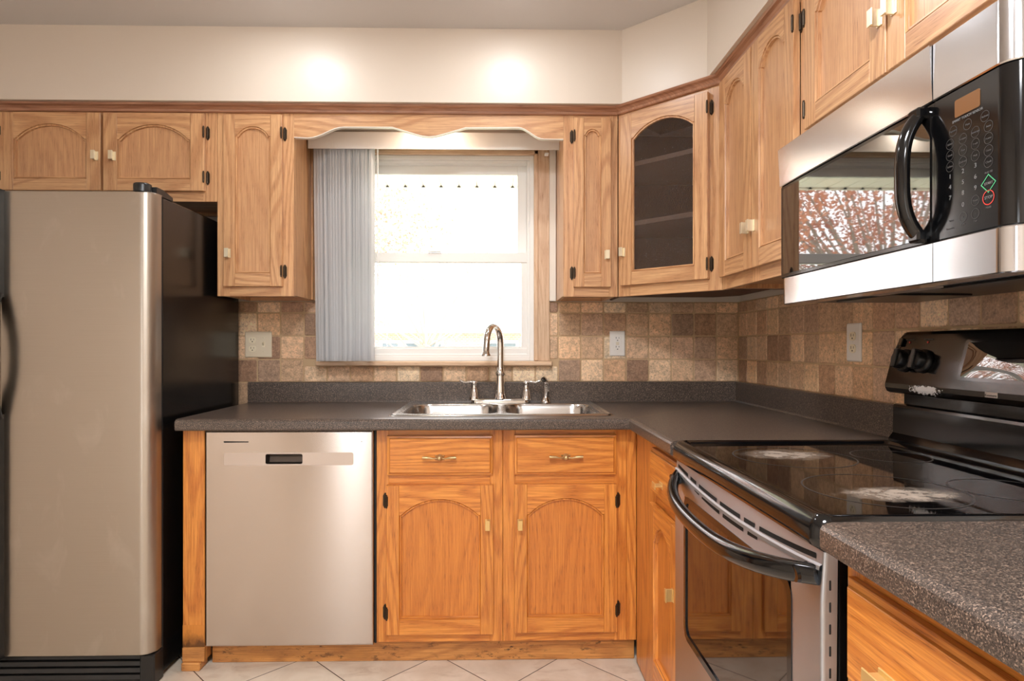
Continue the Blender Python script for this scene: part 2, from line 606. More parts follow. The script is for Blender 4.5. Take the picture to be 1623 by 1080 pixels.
def text_mesh(name, s, size, mat, parent, loc, rot, align='CENTER', ext=0.0003, sx=1.0):
    cu = bpy.data.curves.new(name, 'FONT')
    cu.body = s; cu.size = size; cu.align_x = align; cu.align_y = 'CENTER'; cu.extrude = ext
    cu.space_character = 1.05
    tmp = bpy.data.objects.new(name, cu)
    C.objects.link(tmp)
    bpy.context.view_layer.update()
    dg = bpy.context.evaluated_depsgraph_get()
    me = bpy.data.meshes.new_from_object(tmp.evaluated_get(dg))
    bpy.data.objects.remove(tmp)
    me.materials.clear(); me.materials.append(M[mat])
    o = bpy.data.objects.new(name, me)
    C.objects.link(o)
    o.parent = parent; o.location = loc; o.rotation_euler = rot; o.scale = (sx, 1, 1)
    return o

def rrect(x0, x1, y0, y1, r, n=5):
    pts = []
    for cx, cy, a0 in ((x1 - r, y0 + r, -90), (x1 - r, y1 - r, 0), (x0 + r, y1 - r, 90), (x0 + r, y0 + r, 180)):
        for k in range(n + 1):
            a = R(a0 + 90.0 * k / n)
            pts.append((cx + r * math.cos(a), cy + r * math.sin(a)))
    return pts

# ------------------------------------------------------------------ room constants (metres)
WX0, WX1 = -2.14, 1.134
WY1, WY0 = 2.87, -2.4
CEIL = 2.449
SOF = 2.150
UB, UT = 1.3705, 2.125      # wall cabinets
UY = 2.55                   # face of wall cabinets, sink wall
UXF = 0.82                  # face of wall cabinets, right wall
CZ = 0.909                  # worktop height

# ------------------------------------------------------------------ room shell
m = MB(); m.box(WX0 - .1, WX1 + .1, WY0 - .1, WY1 + .1, -0.06, 0.0); struct(m.build('floor', 'floor'))
m = MB(); m.box(WX0 - .1, WX1 + .1, WY0 - .1, WY1 + .1, CEIL, CEIL + .06); struct(m.build('ceiling', 'ceil'))
WIN = (-0.752, 0.1735, 1.098, 2.052)     # opening of the sink window
m = MB()
m.box(WX0 - .1, WIN[0], WY1, WY1 + .14, 0, CEIL); m.box(WIN[1], WX1 + .1, WY1, WY1 + .14, 0, CEIL)
m.box(WIN[0], WIN[1], WY1, WY1 + .14, 0, WIN[2]); m.box(WIN[0], WIN[1], WY1, WY1 + .14, WIN[3], CEIL)
struct(m.build('wall_back', 'wall'))
m = MB(); m.box(WX1, WX1 + .1, WY0, WY1, 0, CEIL); struct(m.build('wall_right', 'wall'))
m = MB(); m.box(WX0 - .1, WX0, WY0, WY1, 0, CEIL); struct(m.build('wall_left', 'wall'))
W2 = (-1.76, -1.42, 0.05, 2.08)
m = MB()
m.box(WX0 - .1, W2[0], WY0 - .12, WY0, 0, CEIL); m.box(W2[1], WX1 + .1, WY0 - .12, WY0, 0, CEIL)
m.box(W2[0], W2[1], WY0 - .12, WY0, 0, W2[2]); m.box(W2[0], W2[1], WY0 - .12, WY0, W2[3], CEIL)
struct(m.build('wall_rear', 'wall'))
m = MB()
for a, b, c_, d in ((W2[0], W2[0] + .03, W2[2], W2[3]), (W2[1] - .03, W2[1], W2[2], W2[3]), (W2[0], W2[1], W2[2], W2[2] + .03), (W2[0], W2[1], W2[3] - .03, W2[3])):
    m.box(a, b, WY0 - .07, WY0 - .02, c_, d, .002)
w2 = struct(m.build('door_1', 'vinyl'), 'narrow glazed door in the rear wall behind the camera')
m = MB(); m.box(W2[0] + .02, W2[1] - .02, WY0 - .048, WY0 - .042, W2[2] + .02, W2[3] - .02); m.build('pane', 'pane', w2)
# soffit above the wall cabinets
m = MB()
sx, sy = 0.772, 2.500
foot = [(WX0, WY1), (WX0, sy), (0.508, sy), (sx, 2.500 - (sx - 0.508) * 0.93), (sx, WY0), (WX1, WY0), (WX1, WY1)]
m.prism(foot, 2, SOF, CEIL)
struct(m.build('ceiling_soffit', 'wall'))

# ------------------------------------------------------------------ tiled splashback
TILE_COL = [(231, 193, 156), (219, 180, 142), (211, 169, 131), (235, 200, 163), (199, 163, 129), (222, 183, 146), (195, 154, 120), (186, 152, 125), (240, 213, 178), (173, 136, 108), (226, 187, 146), (213, 176, 142), (204, 167, 137), (161, 125, 99)]
def tile_box(m, u0, u1, z0, z1, to3, col):
    j = lambda: random.uniform(-.0012, .0012)
    g_ = 0.0028; t0, t1 = 0.001, 0.0085
    a = [(u0 + g_ + j(), z0 + g_ + j()), (u1 - g_ + j(), z0 + g_ + j()), (u1 - g_ + j(), z1 - g_ + j()), (u0 + g_ + j(), z1 - g_ + j())]
    r = 0.007
    def ring(sh, d):
        out = []
        x0, x1_, y0, y1_ = u0 + g_ + sh, u1 - g_ - sh, z0 + g_ + sh, z1 - g_ - sh
        rr = min(max(r - sh, 0.002), 0.4 * (x1_ - x0), 0.4 * (y1_ - y0))
        for p in rrect(x0, x1_, y0, y1_, rr, 3): out.append(to3(p[0], p[1], d))
        return out
    m.col = col
    rows = [ring(0, t0), ring(0, t1 - .003), ring(.0012, t1 - .0008), ring(.0035, t1)]
    m.grid(rows, True, False)
    m.face(rows[-1], 'z')
def tcol():
    c = random.choice(TILE_COL)
    k = random.uniform(.9, 1.06)
    return rgb(*[min(255, x * k) for x in c])
ROWS = [.895, 1.0, 1.1047, 1.2125, 1.3195, 1.372]
def tile_wall(name, cols, to3, skip, normal_flip):
    m = MB()
    for i in range(len(cols) - 1):
        for j in range(len(ROWS) - 1):
            u0, u1 = cols[i], cols[i + 1]
            z0, z1 = ROWS[j], ROWS[j + 1]
            for (a, b, c_, d) in skip(u0, u1, z0, z1):
                if b - a > .012 and d - c_ > .012:
                    tile_box(m, a, b, c_, d, to3, tcol())
    o = m.build(name, 'tile')
    return struct(o)
cols = [0.285 - 0.1066 * k for k in range(15, 0, -1)] + [0.285 + 0.1055 * k for k in range(0, 8)] + [1.1265]
def skip_back(u0, u1, z0, z1):
    L, Rr, T = -0.822, 0.243, 1.075
    if u1 <= L or u0 >= Rr: return [(u0, u1, z0, z1)]
    if z0 >= T: 
        out = []
        if u0 < L: out.append((u0, L, z0, z1))
        if u1 > Rr: out.append((Rr, u1, z0, z1))
        return out
    return [(u0, u1, z0, min(z1, T))]
tile_wall('wall_back_tiles', cols, lambda u, z, d: (u, WY1 - d, z), skip_back, False)
cols = [0.60] + [2.765 - 0.1035 * k for k in range(20, -1, -1)] + [2.8605]
tile_wall('wall_right_tiles', cols, lambda u, z, d: (WX1 - d, u, z), lambda a, b, c_, d: [(a, b, c_, d)], True)
m = MB()
m.box(-1.35, -0.822, WY1 - .0055, WY1, 0.89, 1.372); m.box(0.243, WX1, WY1 - .0055, WY1, 0.99, 1.372); m.box(-0.822, 0.243, WY1 - .0055, WY1, 0.99, 1.075)
m.box(WX1 - .0055, WX1, 0.60, WY1 - .0055, 0.99, 1.372)
struct(m.build('trim_1', 'grout'), 'tan grout bed of the tumbled stone tiles')

# ------------------------------------------------------------------ window, casing, sill
wy = 2.875
win = struct(empty('window_1', (0, 0, 0)))
m = MB()
x0, x1, z0, z1 = WIN
def ringbox(m, x0, x1, z0, z1, wd, ya, yb, b=.002, mi=0):
    m.box(x0, x0 + wd, ya, yb, z0, z1, b, 'z', mi); m.box(x1 - wd, x1, ya, yb, z0, z1, b, 'z', mi)
    m.box(x0 + wd, x1 - wd, ya, yb, z0, z0 + wd, b, 'x', mi); m.box(x0 + wd, x1 - wd, ya, yb, z1 - wd, z1, b, 'x', mi)
ringbox(m, x0, x1, z0, z1, .020, wy, wy + .10)
ringbox(m, x0 + .019, x1 - .019, z0 + .0195, z1 - .019, .014, wy + .010, wy + .095)
m.box(x0 + .02, x1 - .02, wy + .002, wy + .09, z0 + .015, z0 + .030, .002, 'x')
m.build('frame', 'vinyl', win)
m = MB(); ringbox(m, x0 + .032, x1 - .032, 1.566, z1 - .030, .043, wy + .055, wy + .085)
up = m.build('upper_sash', 'vinyl', win)
m = MB(); m.box(x0 + .07, x1 - .07, wy + .068, wy + .072, 1.60, z1 - .07); m.build('glass_pane', 'pane', up)
m = MB()
ringbox(m, x0 + .022, x1 - .022, z0 + .030, 1.602, .036, wy + .018, wy + .050)
m.box(x0 + .022, x1 - .022, wy + .014, wy + .052, 1.556, 1.603, .003, 'x')
m.box(x0 + .022, x1 - .022, wy + .012, wy + .05, z0 + .030, z0 + .058, .003, 'x')
lo = m.build('lower_sash', 'vinyl', win)
m = MB(); m.box(x0 + .05, x1 - .05, wy + .032, wy + .036, z0 + .05, 1.57); m.build('glass_pane', 'pane', lo)
m = MB(); m.box(-.32, -.26, wy + .004, wy + .016, 1.603, 1.612, .002); m.build('sash_lock', 'vinyl', lo)
m = MB(); m.box(x1 - .030, x1 - .024, wy + .008, wy + .012, 1.70, 1.75, .001); m.build('sash_latch', 'vinyl', win)
m = MB()   # mitred oak casing with an inner bead
ya, yb = 2.852, 2.8695
ci, co = (x0, x1, z1), (-0.822, 0.2425, 2.118)
m.prism([(z0, ci[1]), (z0, co[1]), (co[2], co[1]), (ci[2], ci[1])], 1, ya, yb, 'z')
m.prism([(z0, ci[0]), (ci[2], ci[0]), (co[2], co[0]), (z0, co[0])], 1, ya, yb, 'z')
m.prism([(ci[2], ci[0]), (ci[2], ci[1]), (co[2], co[1]), (co[2], co[0])], 1, ya, yb, 'x')
m.box(x1 - .002, x1 + .018, ya - .004, yb, z0, z1 + .018, .003); m.box(x0 - .018, x0 + .002, ya - .004, yb, z0, z1 + .018, .003)
m.box(x0 - .018, x1 + .018, ya - .004, yb, z1 - .002, z1 + .018, .003, 'x')
struct(m.build('trim_2', 'oak_case'), 'pale oak casing mitred round the sink window')
m = MB(); m.box(-0.823, 0.2545, 2.815, 2.878, 1.0755, 1.097, .005, 'x')
struct(m.build('trim_3', 'oak_case'), 'pale oak stool board under the sink window')
m = MB(); m.box(0.2435, 0.2735, 2.846, 2.8695, 1.374, 2.149, .002)
struct(m.build('trim_4', 'trimw'), 'white painted strip between window casing and narrow cabinet')

# ------------------------------------------------------------------ cabinet joinery
def hinge(parent, x, y, z, side, mat='bronze'):
    """side -1: barrel on the door left of the plate, +1 mirrored."""
    m = MB()
    d = side
    prof = [(0, .0295), (.0025, .026), (.0045, .0245), (.0050, .0215), (.0076, .018), (.0076, -.018), (.0050, -.0215), (.0045, -.0245), (.0025, -.026), (0, -.0295)]
    poly = [(z + b, x + d * .0068 + a) for a, b in prof] + [(z + b, x + d * .0068 - a) for a, b in prof[::-1][1:-1]]
    m.prism(poly, 1, y - .0035, y + .0004)
    m.tube([(x + d * .006, y - .004, z - .022), (x + d * .006, y - .004, z + .022)], .0036, 8)
    m.box(x - d * .0075, x - d * .001, y - .021, y - .0005, z - .018, z + .018, .0015)
    m.tube([(x - d * .002, y - .0215, z - .019), (x - d * .002, y - .0215, z + .019)], .0036, 10)
    m.lathe([(0, .0), (.003, .001), (.0028, .004), (0, .006)], (x - d * .002, y - .0215, z + .019))
    m.lathe([(0, -.006), (.0028, -.004), (.003, -.001), (0, 0)], (x - d * .002, y - .0215, z - .019))
    return m.build('hinge', mat, parent)
def tab_pull(parent, x, y, z, horiz=False, mat='nickel'):
    """flat two-plate pull: backplate, web, front plate."""
    m = MB()
    a, b = .018, .0095
    if horiz:
        m.box(x - a, x + a, y - .0025, y + .0003, z - b, z + b, .0008); m.box(x - a, x + a, y - .022, y - .002, z - .0025, z + .0025, .0006)
        m.box(x - a, x + a, y - .0245, y - .0215, z - b, z + b, .0008)
    else:
        m.box(x - b, x + b, y - .0025, y + .0003, z - a, z + a, .0008); m.box(x - .0025, x + .0025, y - .020, y - .002, z - a, z + a, .0006)
        m.box(x - b + .001, x + b - .001, y - .0235, y - .0195, z - a, z + a, .0008)
    return m.build('handle', mat, parent)
def bar_pull(parent, x, y, z):
    m = MB()
    m.lathe([(.0125, .0005), (.0125, -.003), (.010, -.006), (.0075, -.010), (.0085, -.016), (.0088, -.020), (.006, -.024), (0, -.0255)], (x, y, z), 'y', 20)
    for d in (-1, 1):
        m.tube([(x + d * .006, y - .014, z), (x + d * .022, y - .018, z - .001), (x + d * .038, y - .022, z + .003), (x + d * .060, y - .019, z + .003)],
               [.004, .0035, .0068, .0072], 10, 0, True, .75)
        m.tube([(x + d * .012, y - .001, z + .006), (x + d * .016, y - .003, z + .006)], .003, 8)
        m.tube([(x + d * .012, y - .001, z - .006), (x + d * .016, y - .003, z - .006)], .003, 8)
    return m.build('handle', 'antique', parent)

def arch_ring(xL, xR, zB, zS, rise, sh, d, y, n=14):
    cx = .5 * (xL + xR); hw = .5 * (xR - xL) - sh
    Rr = (hw * hw + rise * rise) / (2 * rise)
    zc = zS + rise - Rr
    a0 = math.asin(min(1, hw / Rr))
    r = Rr - d
    zs = zc + r * math.cos(a0)
    pts = [(xL + d, y, zB + d), (xR - d, y, zB + d), (xR - d, y, zs)]
    for k in range(n + 1):
        a = a0 * (1 - 2 * k / n)
        pts.append((cx + r * math.sin(a), y, zc + r * math.cos(a)))
    pts.append((xL + d, y, zs))
    return pts
def door(root, x0, x1, z0, z1, mat, st=.055, rail_b=.055, rise=.05, top=.05, knob=None, hinges=(), hside=1, glass=False, y0=0.0, sh=.006, mir=False):
    t = .020
    yf = y0 - t
    yb = y0 - .0006
    m = MB()
    xL, xR, zB = x0 + st, x1 - st, z0 + rail_b
    zS = z1 - top - rise
    m.box(x0, xL, yf, yb, z0, z1, .0013, 'z'); m.box(xR, x1, yf, yb, z0, z1, .0013, 'z')
    m.box(xL, xR, yf + .0003, yb, z0, zB, .0013, 'x')
    r0 = arch_ring(xL, xR, zB, zS, rise, sh, 0.0, yf + .0003)
    m.newpiece()
    tp = r0[2:]
    for a, b in zip(tp[:-1], tp[1:]):
        if abs(a[0] - b[0]) < 1e-7: continue
        m.face([(b[0], yf + .0003, b[2]), (a[0], yf + .0003, a[2]), (a[0], yf + .0003, z1), (b[0], yf + .0003, z1)], 'x')
    m.face([(xL, yf + .0003, z1), (xR, yf + .0003, z1), (xR, yb, z1), (xL, yb, z1)], 'x')
    m.newpiece()
    ds = [(0, .0003), (.0016, .0056), (.0036, .0038), (.0074, .0040), (.0088, .0125)]
    rings = [arch_ring(xL, xR, zB, zS, rise, sh, d, yf + e) for d, e in ds]
    n = len(rings[0])
    for i in range(len(rings) - 1):
        for j in range(n):
            k = (j + 1) % n
            q = [rings[i][j], rings[i][k], rings[i + 1][k], rings[i + 1][j]]
            g = 'x' if (j == 0) else 'z'
            m.face(q, g)
    d = m.build('door', mat, root)
    p = MB()
    if glass:
        ins = arch_ring(xL, xR, zB, zS, rise, sh, .006, 0)
        p.prism([(q[2], q[0]) for q in ins], 1, yf + .0102, yf + .0145, mi=1)
        p.face([(q[0], yf + .0100, q[2]) for q in ins])
        p.build('glass_panel', ['pebble', 'clear'], d)
    else:
        ins = arch_ring(xL, xR, zB, zS, rise, sh, .004, 0)
        p.prism([(q[2], q[0]) for q in ins], 1, yf + .0123, yb - .001)
        p.build('panel', mat + '_panel', d)
    if knob: tab_pull(d, knob[0], yf, knob[1], False, 'brass' if mat == 'oak_lo' else 'nickel')
    for hz in hinges:
        hinge(d, x1 if hside > 0 else x0, y0, hz, hside)
    return d
def drawer(root, x0, x1, z0, z1, mat, y0=0.0, pull='bar', px=None):
    t = .020; yf = y0 - t
    m = MB(); m.newpiece()
    def ring(d, e):
        return [(x0 + d, yf + e, z0 + d), (x1 - d, yf + e, z0 + d), (x1 - d, yf + e, z1 - d), (x0 + d, yf + e, z1 - d)]
    rs = [ring(0, t - .0006), ring(0, .0085), ring(.0015, .0070), ring(.0085, .0052), ring(.0105, .0010), ring(.0120, 0)]
    for i in range(len(rs) - 1):
        for j in range(4):
            k = (j + 1) % 4
            m.face([rs[i][j], rs[i][k], rs[i + 1][k], rs[i + 1][j]], 'x' if j in (0, 2) else 'z')
    m.newpiece(); m.face(rs[-1], 'x')
    d = m.build('drawer', mat, root)
    px = .5 * (x0 + x1) if px is None else px
    if pull == 'bar': bar_pull(d, px, yf, .5 * (z0 + z1) - .006)
    elif pull == 'tab': tab_pull(d, px, yf, .5 * (z0 + z1) - .02, True, 'brass')
    return d
def wall_carcass(root, w_, dep, zb, zt, mat, stiles, rails, open_bottom=True, hollow=False):
    """box behind a face frame; the floor of the box sits above the frame's lower edge."""
    m = MB()
    t = .016
    m.box(0, t, .019, dep, zb + .004, zt, .0008); m.box(w_ - t, w_, .019, dep, zb + .004, zt, .0008)
    m.box(t, w_ - t, .019, dep, zb + .020, zb + .034, .0005, 'x'); m.box(t, w_ - t, .019, dep, zt - .014, zt, .0005, 'x')
    m.box(t, w_ - t, dep - .006, dep, zb + .034, zt - .014, 0, 'z')
    m.box(t, w_ - t, dep - .02, dep, zb + .004, zb + .020, .0005, 'x')
    m.build('carcass', mat, root)
    f = MB()
    for a, b in stiles: f.box(a, b, 0, .0188, zb, zt, .0008, 'z')
    xs = sorted(stiles)
    for (z0, z1) in rails:
        for (a, b), (c_, d) in zip(xs[:-1], xs[1:]):
            if c_ - b > .004: f.box(b, c_, .0002, .0188, z0, z1, .0008, 'x')
    f.build('face_frame', mat, root)

# ---- wall cabinets on the sink wall: local x runs right, local y into the wall
X0 = -2.016
t = thing('wall_cabinet', 'low oak wall cabinet with two arched doors above the refrigerator', 'cabinet', (X0, UY, 1.757))
zz = 1.757
W_ = -1.143 - X0
wall_carcass(t, W_, .318, 0, UT - zz, 'oak_up', [(0, .03), (.39, .445), (W_ - .055, W_)], [(0, .04), (UT - zz - .03, UT - zz)])
door(t, .010, .413, 1.7965 - zz, 2.111 - zz, 'oak_up', .056, .048, .062, .045, (.396, 1.935 - zz), (2.036 - zz, 1.853 - zz), -1)
door(t, .424, .829, 1.7965 - zz, 2.111 - zz, 'oak_up', .056, .048, .062, .045, (.466, 1.935 - zz), (2.036 - zz, 1.853 - zz), 1)
X0 = -1.142; W_ = -0.831 - X0
t = thing('wall_cabinet', 'tall narrow oak wall cabinet between refrigerator and window blinds', 'cabinet', (X0, UY, UB))
wall_carcass(t, W_, .318, 0, UT - UB, 'oak_up', [(0, .05), (W_ - .055, W_)], [(0, .045), (UT - UB - .03, UT - UB)])
door(t, .032, .268, .039, .738, 'oak_up', .047, .054, .040, .048, (.053, .173), (.664, .101), 1)
m = MB(); m.box(W_ + .0006, W_ + .0065, .235, .318, .004, UT - UB, .001); m.build('scribe_strip', 'oak_up', t)
X0 = 0.2755; W_ = 0.500 - X0
t = thing('wall_cabinet', 'narrow oak wall cabinet just right of the window', 'cabinet', (X0, UY, UB))
wall_carcass(t, W_, .318, 0, UT - UB, 'oak_up', [(0, .045), (W_ - .035, W_)], [(0, .045), (UT - UB - .03, UT - UB)])
door(t, .041, .194, .039, .734, 'oak_up', .041, .056, .026, .046, (.176, .170), (.660, .097), -1)
# ---- diagonal corner cabinet
t = thing('corner_cabinet', 'diagonal oak corner wall cabinet with a dark pebbled glass door', 'cabinet', (0.5025, 2.5485, UB), R(-45))
W_ = 0.449
m = MB()
hh = UT - UB
m.box(.02, W_ - .02, .10, .30, .016, .030, .0005, 'x'); m.box(.02, W_ - .02, .03, .30, hh - .014, hh, .0005, 'x')
for side in (0, 1):
    a0 = 0.0; 
m.prism([(.02, .019), (W_ - .02, .019), (W_ + .16, .20), (W_ * .5 + .06, .52), (W_ * .5 - .06, .52), (-.16, .20)], 2, .018, .032)
m.prism([(-.002, .0192), (-.17, .185), (-.17, .20), (.010, .0192)], 2, .004, hh, 'z'); m.prism([(W_ + .002, .0192), (W_ + .17, .185), (W_ + .17, .20), (W_ - .010, .0192)], 2, .004, hh, 'z')
m.prism([(-.17, .19), (W_ * .5 - .10, .51), (W_ * .5 + .10, .51), (W_ + .17, .19), (W_ + .17, .20), (W_ * .5 + .10, .525), (W_ * .5 - .10, .525), (-.17, .20)], 2, .03, hh, 'z')
m.build('carcass', 'oak_in', t)
f = MB()
f.box(0, .058, 0, .0188, 0, hh, .0008); f.box(W_ - .055, W_, 0, .0188, 0, hh, .0008)
f.box(.058, W_ - .055, .0002, .0188, 0, .055, .0008, 'x'); f.box(.058, W_ - .055, .0002, .0188, hh - .035, hh, .0008, 'x')
f.build('face_frame', 'oak_up', t)
door(t, .022, .401, .043, .730, 'oak_up', .053, .053, .052, .044, (.038, .178), (.674, .098), 1, glass=True)
for z in (.285, .525):
    m = MB(); m.prism([(.062, .004), (W_ - .060, .004), (W_ - .060, .03), (W_ + .14, .20), (W_ * .5 + .06, .49), (W_ * .5 - .06, .49), (-.14, .20), (.062, .03)], 2, z, z + .018)
    m.build('shelf', 'trimw', t)
# ---- wall cabinets on the right wall: local x runs toward the camera
t = thing('wall_cabinet', 'tall oak wall cabinet with a pair of doors between glass corner cabinet and microwave', 'cabinet', (UXF, 2.2285, UB), R(-90))
W_ = 2.2285 - 1.632
wall_carcass(t, W_, .312, 0, hh, 'oak_up', [(0, .04), (.262, .318), (W_ - .022, W_)], [(0, .045), (hh - .03, hh)])
door(t, .018, .2905, .042, .742, 'oak_up', .054, .055, .050, .046, (.272, .172), (), 1)
door(t, .298, .574, .042, .742, 'oak_up', .054, .055, .050, .046, (.318, .172), (.668, .10), 1)
ZB = 1.702
t = thing('wall_cabinet', 'short oak wall cabinet with two arched doors above the microwave', 'cabinet', (UXF, 1.6305, ZB), R(-90))
W_ = 1.6305 - .890
h3 = UT - ZB
wall_carcass(t, W_, .312, 0, h3, 'oak_up', [(0, .045), (.35, .40), (W_ - .04, W_)], [(0, .035), (h3 - .03, h3)])
door(t, .034, .372, .028, h3 - .012, 'oak_up', .055, .050, .060, .045, (.354, .150), (h3 - .105, .08), -1)
door(t, .378, .715, .028, h3 - .012, 'oak_up', .055, .050, .060, .045, (.400, .150), (h3 - .105, .08), 1)
# ---- valance board over the window
pts = [(-.8305, 2.022), (-.775, 2.020)]
def ogee(xa, za, xb, zb, n=8):
    return [(xa + (xb - xa) * k / n, za + (zb - za) * (.5 - .5 * math.cos(PI * k / n)) ) for k in range(1, n + 1)]
pts += ogee(-.775, 2.020, -.628, 2.0655)
pts += [(-.43, 2.0665), (-.330, 2.037)] + [(-.305, 2.0305), (-.279, 2.028), (-.253, 2.0305)] + [(-.228, 2.037), (-.128, 2.0665), (.088, 2.0685)]
pts += ogee(.088, 2.0685, .195, 2.0215) + [(.275, 2.0205)]
m = MB()
m.prism([(z, x) for x, z in pts] + [(2.124, .275), (2.124, -.8305)], 1, 2.5505, 2.5695, 'x')
vb = tag(m.build('valance_board', 'oak_up'), 'scalloped oak valance board bridging the cabinets above the window', 'valance')
m = MB()
for (xa, za), (xb, zb_) in zip(pts[:-1], pts[1:]):
    m.face([(xa, 2.5500, za - .0008), (xb, 2.5500, zb_ - .0008), (xb, 2.5700, zb_ - .0008), (xa, 2.5700, za - .0008)], 'x'); m.face([(xa, 2.5500, za + .0022), (xb, 2.5500, zb_ + .0022), (xb, 2.5500, zb_ - .0008), (xa, 2.5500, za - .0008)][::-1], 'x')
m.build('painted_lit_edge', 'trimw', vb)['label'] = 'scalloped lower edge painted white as if lit'  # lamp glow on the valance's lower edge, put in as a white strip
# ---- crown moulding
path = [(WX0, UY), (.4995, UY), (UXF, UY - (UXF - .4995)), (UXF, .86)]
prof = [(.0005, 2.1195), (.006, 2.1195), (.010, 2.1225), (.012, 2.130), (.020, 2.138), (.030, 2.1425), (.034, 2.1492), (.0005, 2.1492)]
def sweep(m, path, prof, side=-1, g='x', closed=True):
    """offset each profile point from the path: positive goes right of travel times -side."""
    P = [Vector(p) for p in path]
    nrm = []
    for i in range(len(P) - 1):
        d = (P[i + 1] - P[i]).normalized()
        nrm.append(Vector((d.y, -d.x)))
    vn = []
    for i in range(len(P)):
        if i == 0: vn.append(nrm[0])
        elif i == len(P) - 1: vn.append(nrm[-1])
        else:
            b = nrm[i - 1] + nrm[i]
            vn.append(b / (1 + nrm[i - 1].dot(nrm[i])))
    rows = [[(p.x + n.x * o, p.y + n.y * o, z) for o, z in prof] for p, n in zip(P, vn)]
    n = len(prof)
    for i in range(len(rows) - 1):
        d = P[i + 1] - P[i]
        gg = 'x' if abs(d.x) >= abs(d.y) else 'y'
        m.newpiece()
        for j in range(n if closed else n - 1):
            k = (j + 1) % n
            m.face([rows[i][j], rows[i + 1][j], rows[i + 1][k], rows[i][k]], gg)
    m.face(rows[0], 'z'); m.face(rows[-1][::-1], 'z')
m = MB(); sweep(m, path, prof)
struct(m.build('trim_5', 'oak_crown'), 'dark oak crown moulding between wall cabinets and soffit')

# ------------------------------------------------------------------ base cabinets
BZ = 0.867
def base_frame(t, w_, stiles, rails, zb, zt, mat='oak_lo', dep=.56):
    f = MB()
    for a, b in stiles: f.box(a, b, 0, .019, zb, zt, .0009, 'z')
    xs = sorted(stiles)
    for (z0, z1) in rails:
        for (a, b), (c_, d) in zip(xs[:-1], xs[1:]):
            if c_ - b > .004: f.box(b, c_, .0003, .019, z0, z1, .0009, 'x')
    f.build('face_frame', mat, t)
    m = MB()
    m.box(0, .016, .0192, dep, zb, zt); m.box(w_ - .016, w_, .0192, dep, zb, zt); m.box(.016, w_ - .016, .0192, dep, zb, zb + .016, 0, 'x'); m.box(.016, w_ - .016, dep - .006, dep, zb + .016, zt)
    m.build('carcass', mat, t)
FY = 2.257
t = thing('base_cabinet', 'oak base cabinet with drawer and arched door beside the dishwasher', 'cabinet', (-.437, FY, .089))
b0 = .089
base_frame(t, .4583, [(0, .044), (.412, .4583)], [(0, .040), (.566, .616), (.742, BZ - b0)], 0, BZ - b0)
drawer(t, .040, .423, .609, .752, 'oak_lo')
door(t, .038, .4245, .033, .574, 'oak_lo', .047, .055, .058, .050, (.404, .433), (.516, .111), -1)
t = thing('base_cabinet', 'oak base cabinet with drawer and arched door in the corner below the sink', 'cabinet', (.0225, FY, .089))
base_frame(t, .4885, [(0, .046), (.408, .452), (.4525, .4885)], [(0, .040), (.566, .616), (.742, BZ - b0)], 0, BZ - b0)
drawer(t, .041, .413, .609, .754, 'oak_lo')
door(t, .0405, .4145, .037, .576, 'oak_lo', .047, .055, .058, .050, (.062, .433), (.514, .118), 1)
# corner run, facing left
t = thing('base_cabinet', 'oak base cabinet with drawer and narrow arched door beside the range', 'cabinet', (.512, FY - .0005, 0), R(-90))
L_ = FY - .0005 - 1.672
base_frame(t, L_, [(0, .235), (.236, .280), (L_ - .05, L_)], [(.012, .13), (.655, .705), (.832, BZ)], .012, BZ, dep=.60)
drawer(t, .268, L_ - .022, .698, .840, 'oak_lo', pull='tab')
door(t, .268, L_ - .022, .122, .663, 'oak_lo', .052, .055, .060, .050, (.540, .470), (), 1)
# near cabinet
t = thing('base_cabinet', 'oak drawer cabinet in the near corner under the short worktop', 'cabinet', (.512, .893, 0), R(-90))
base_frame(t, .60, [(0, .04), (.32, .36), (.56, .60)], [(.10, .14), (.40, .43), (.655, .70), (.832, BZ)], .10, BZ, dep=.60)
drawer(t, .022, .338, .690, .838, 'oak_lo', pull='tab', px=.125)
drawer(t, .022, .338, .420, .668, 'oak_lo', pull='tab', px=.125)
m = MB(); m.box(.05, .60, .06, .075, .001, .10, 0, 'x'); m.build('plinth', 'oak_toe', t)
# end panel left of the dishwasher
m = MB(); m.box(-1.131, -1.0535, 2.250, 2.80, .0815, BZ, .0012, 'z')
t = tag(m.build('end_panel', 'oak_lo'), 'oak end panel between refrigerator and dishwasher', 'panel')
def stain():
    tt = NT('charred_stain')
    o = tt.obj()
    sx = tt.n('SeparateXYZ'); tt.l(o, sx.inputs[0])
    n = tt.noise(tt.mapping(o, (40, 1, 22)), 1.0, 4.0, 0.6)
    k = tt.math('ADD', tt.math('MULTIPLY', tt.math('SUBTRACT', .150, sx.outputs[2]), 18.0), tt.math('MULTIPLY_ADD', n, 1.6, -0.9))
    uv = tt.uv()
    g_ = tt.noise(tt.mapping(uv, (230, 5, 1)), 1.0, 3.0, .6)
    c = tt.mixc(g_, rgb(222, 146, 62), rgb(178, 104, 40))
    c = tt.mixc(tt.ramp(k, [(0.2, 0.0), (0.9, 0.85)]), c, rgb(52, 28, 10))
    tt.bsdf(c, 0.4)
    return tt.m
M['stain'] = stain()
m = MB(); m.box(-1.1312, -1.0533, 2.2492, 2.2499, .0815, .16, 0, 'z')
m.build('stained_foot', 'stain', t)['label'] = 'dark water stain at the foot'
m = MB(); m.box(-1.131, -1.052, 2.243, 2.30, .030, .081, .002, 'x'); m.box(-1.131, -1.064, 2.234, 2.30, .0, .030, .004, 'x')
tag(m.build('plinth_block', 'oak_toe'), 'chipped oak plinth block at the foot of the end panel', 'plinth')
m = MB(); m.box(-1.047, .512, 2.296, 2.312, 0.001, .0875, .001, 'x')
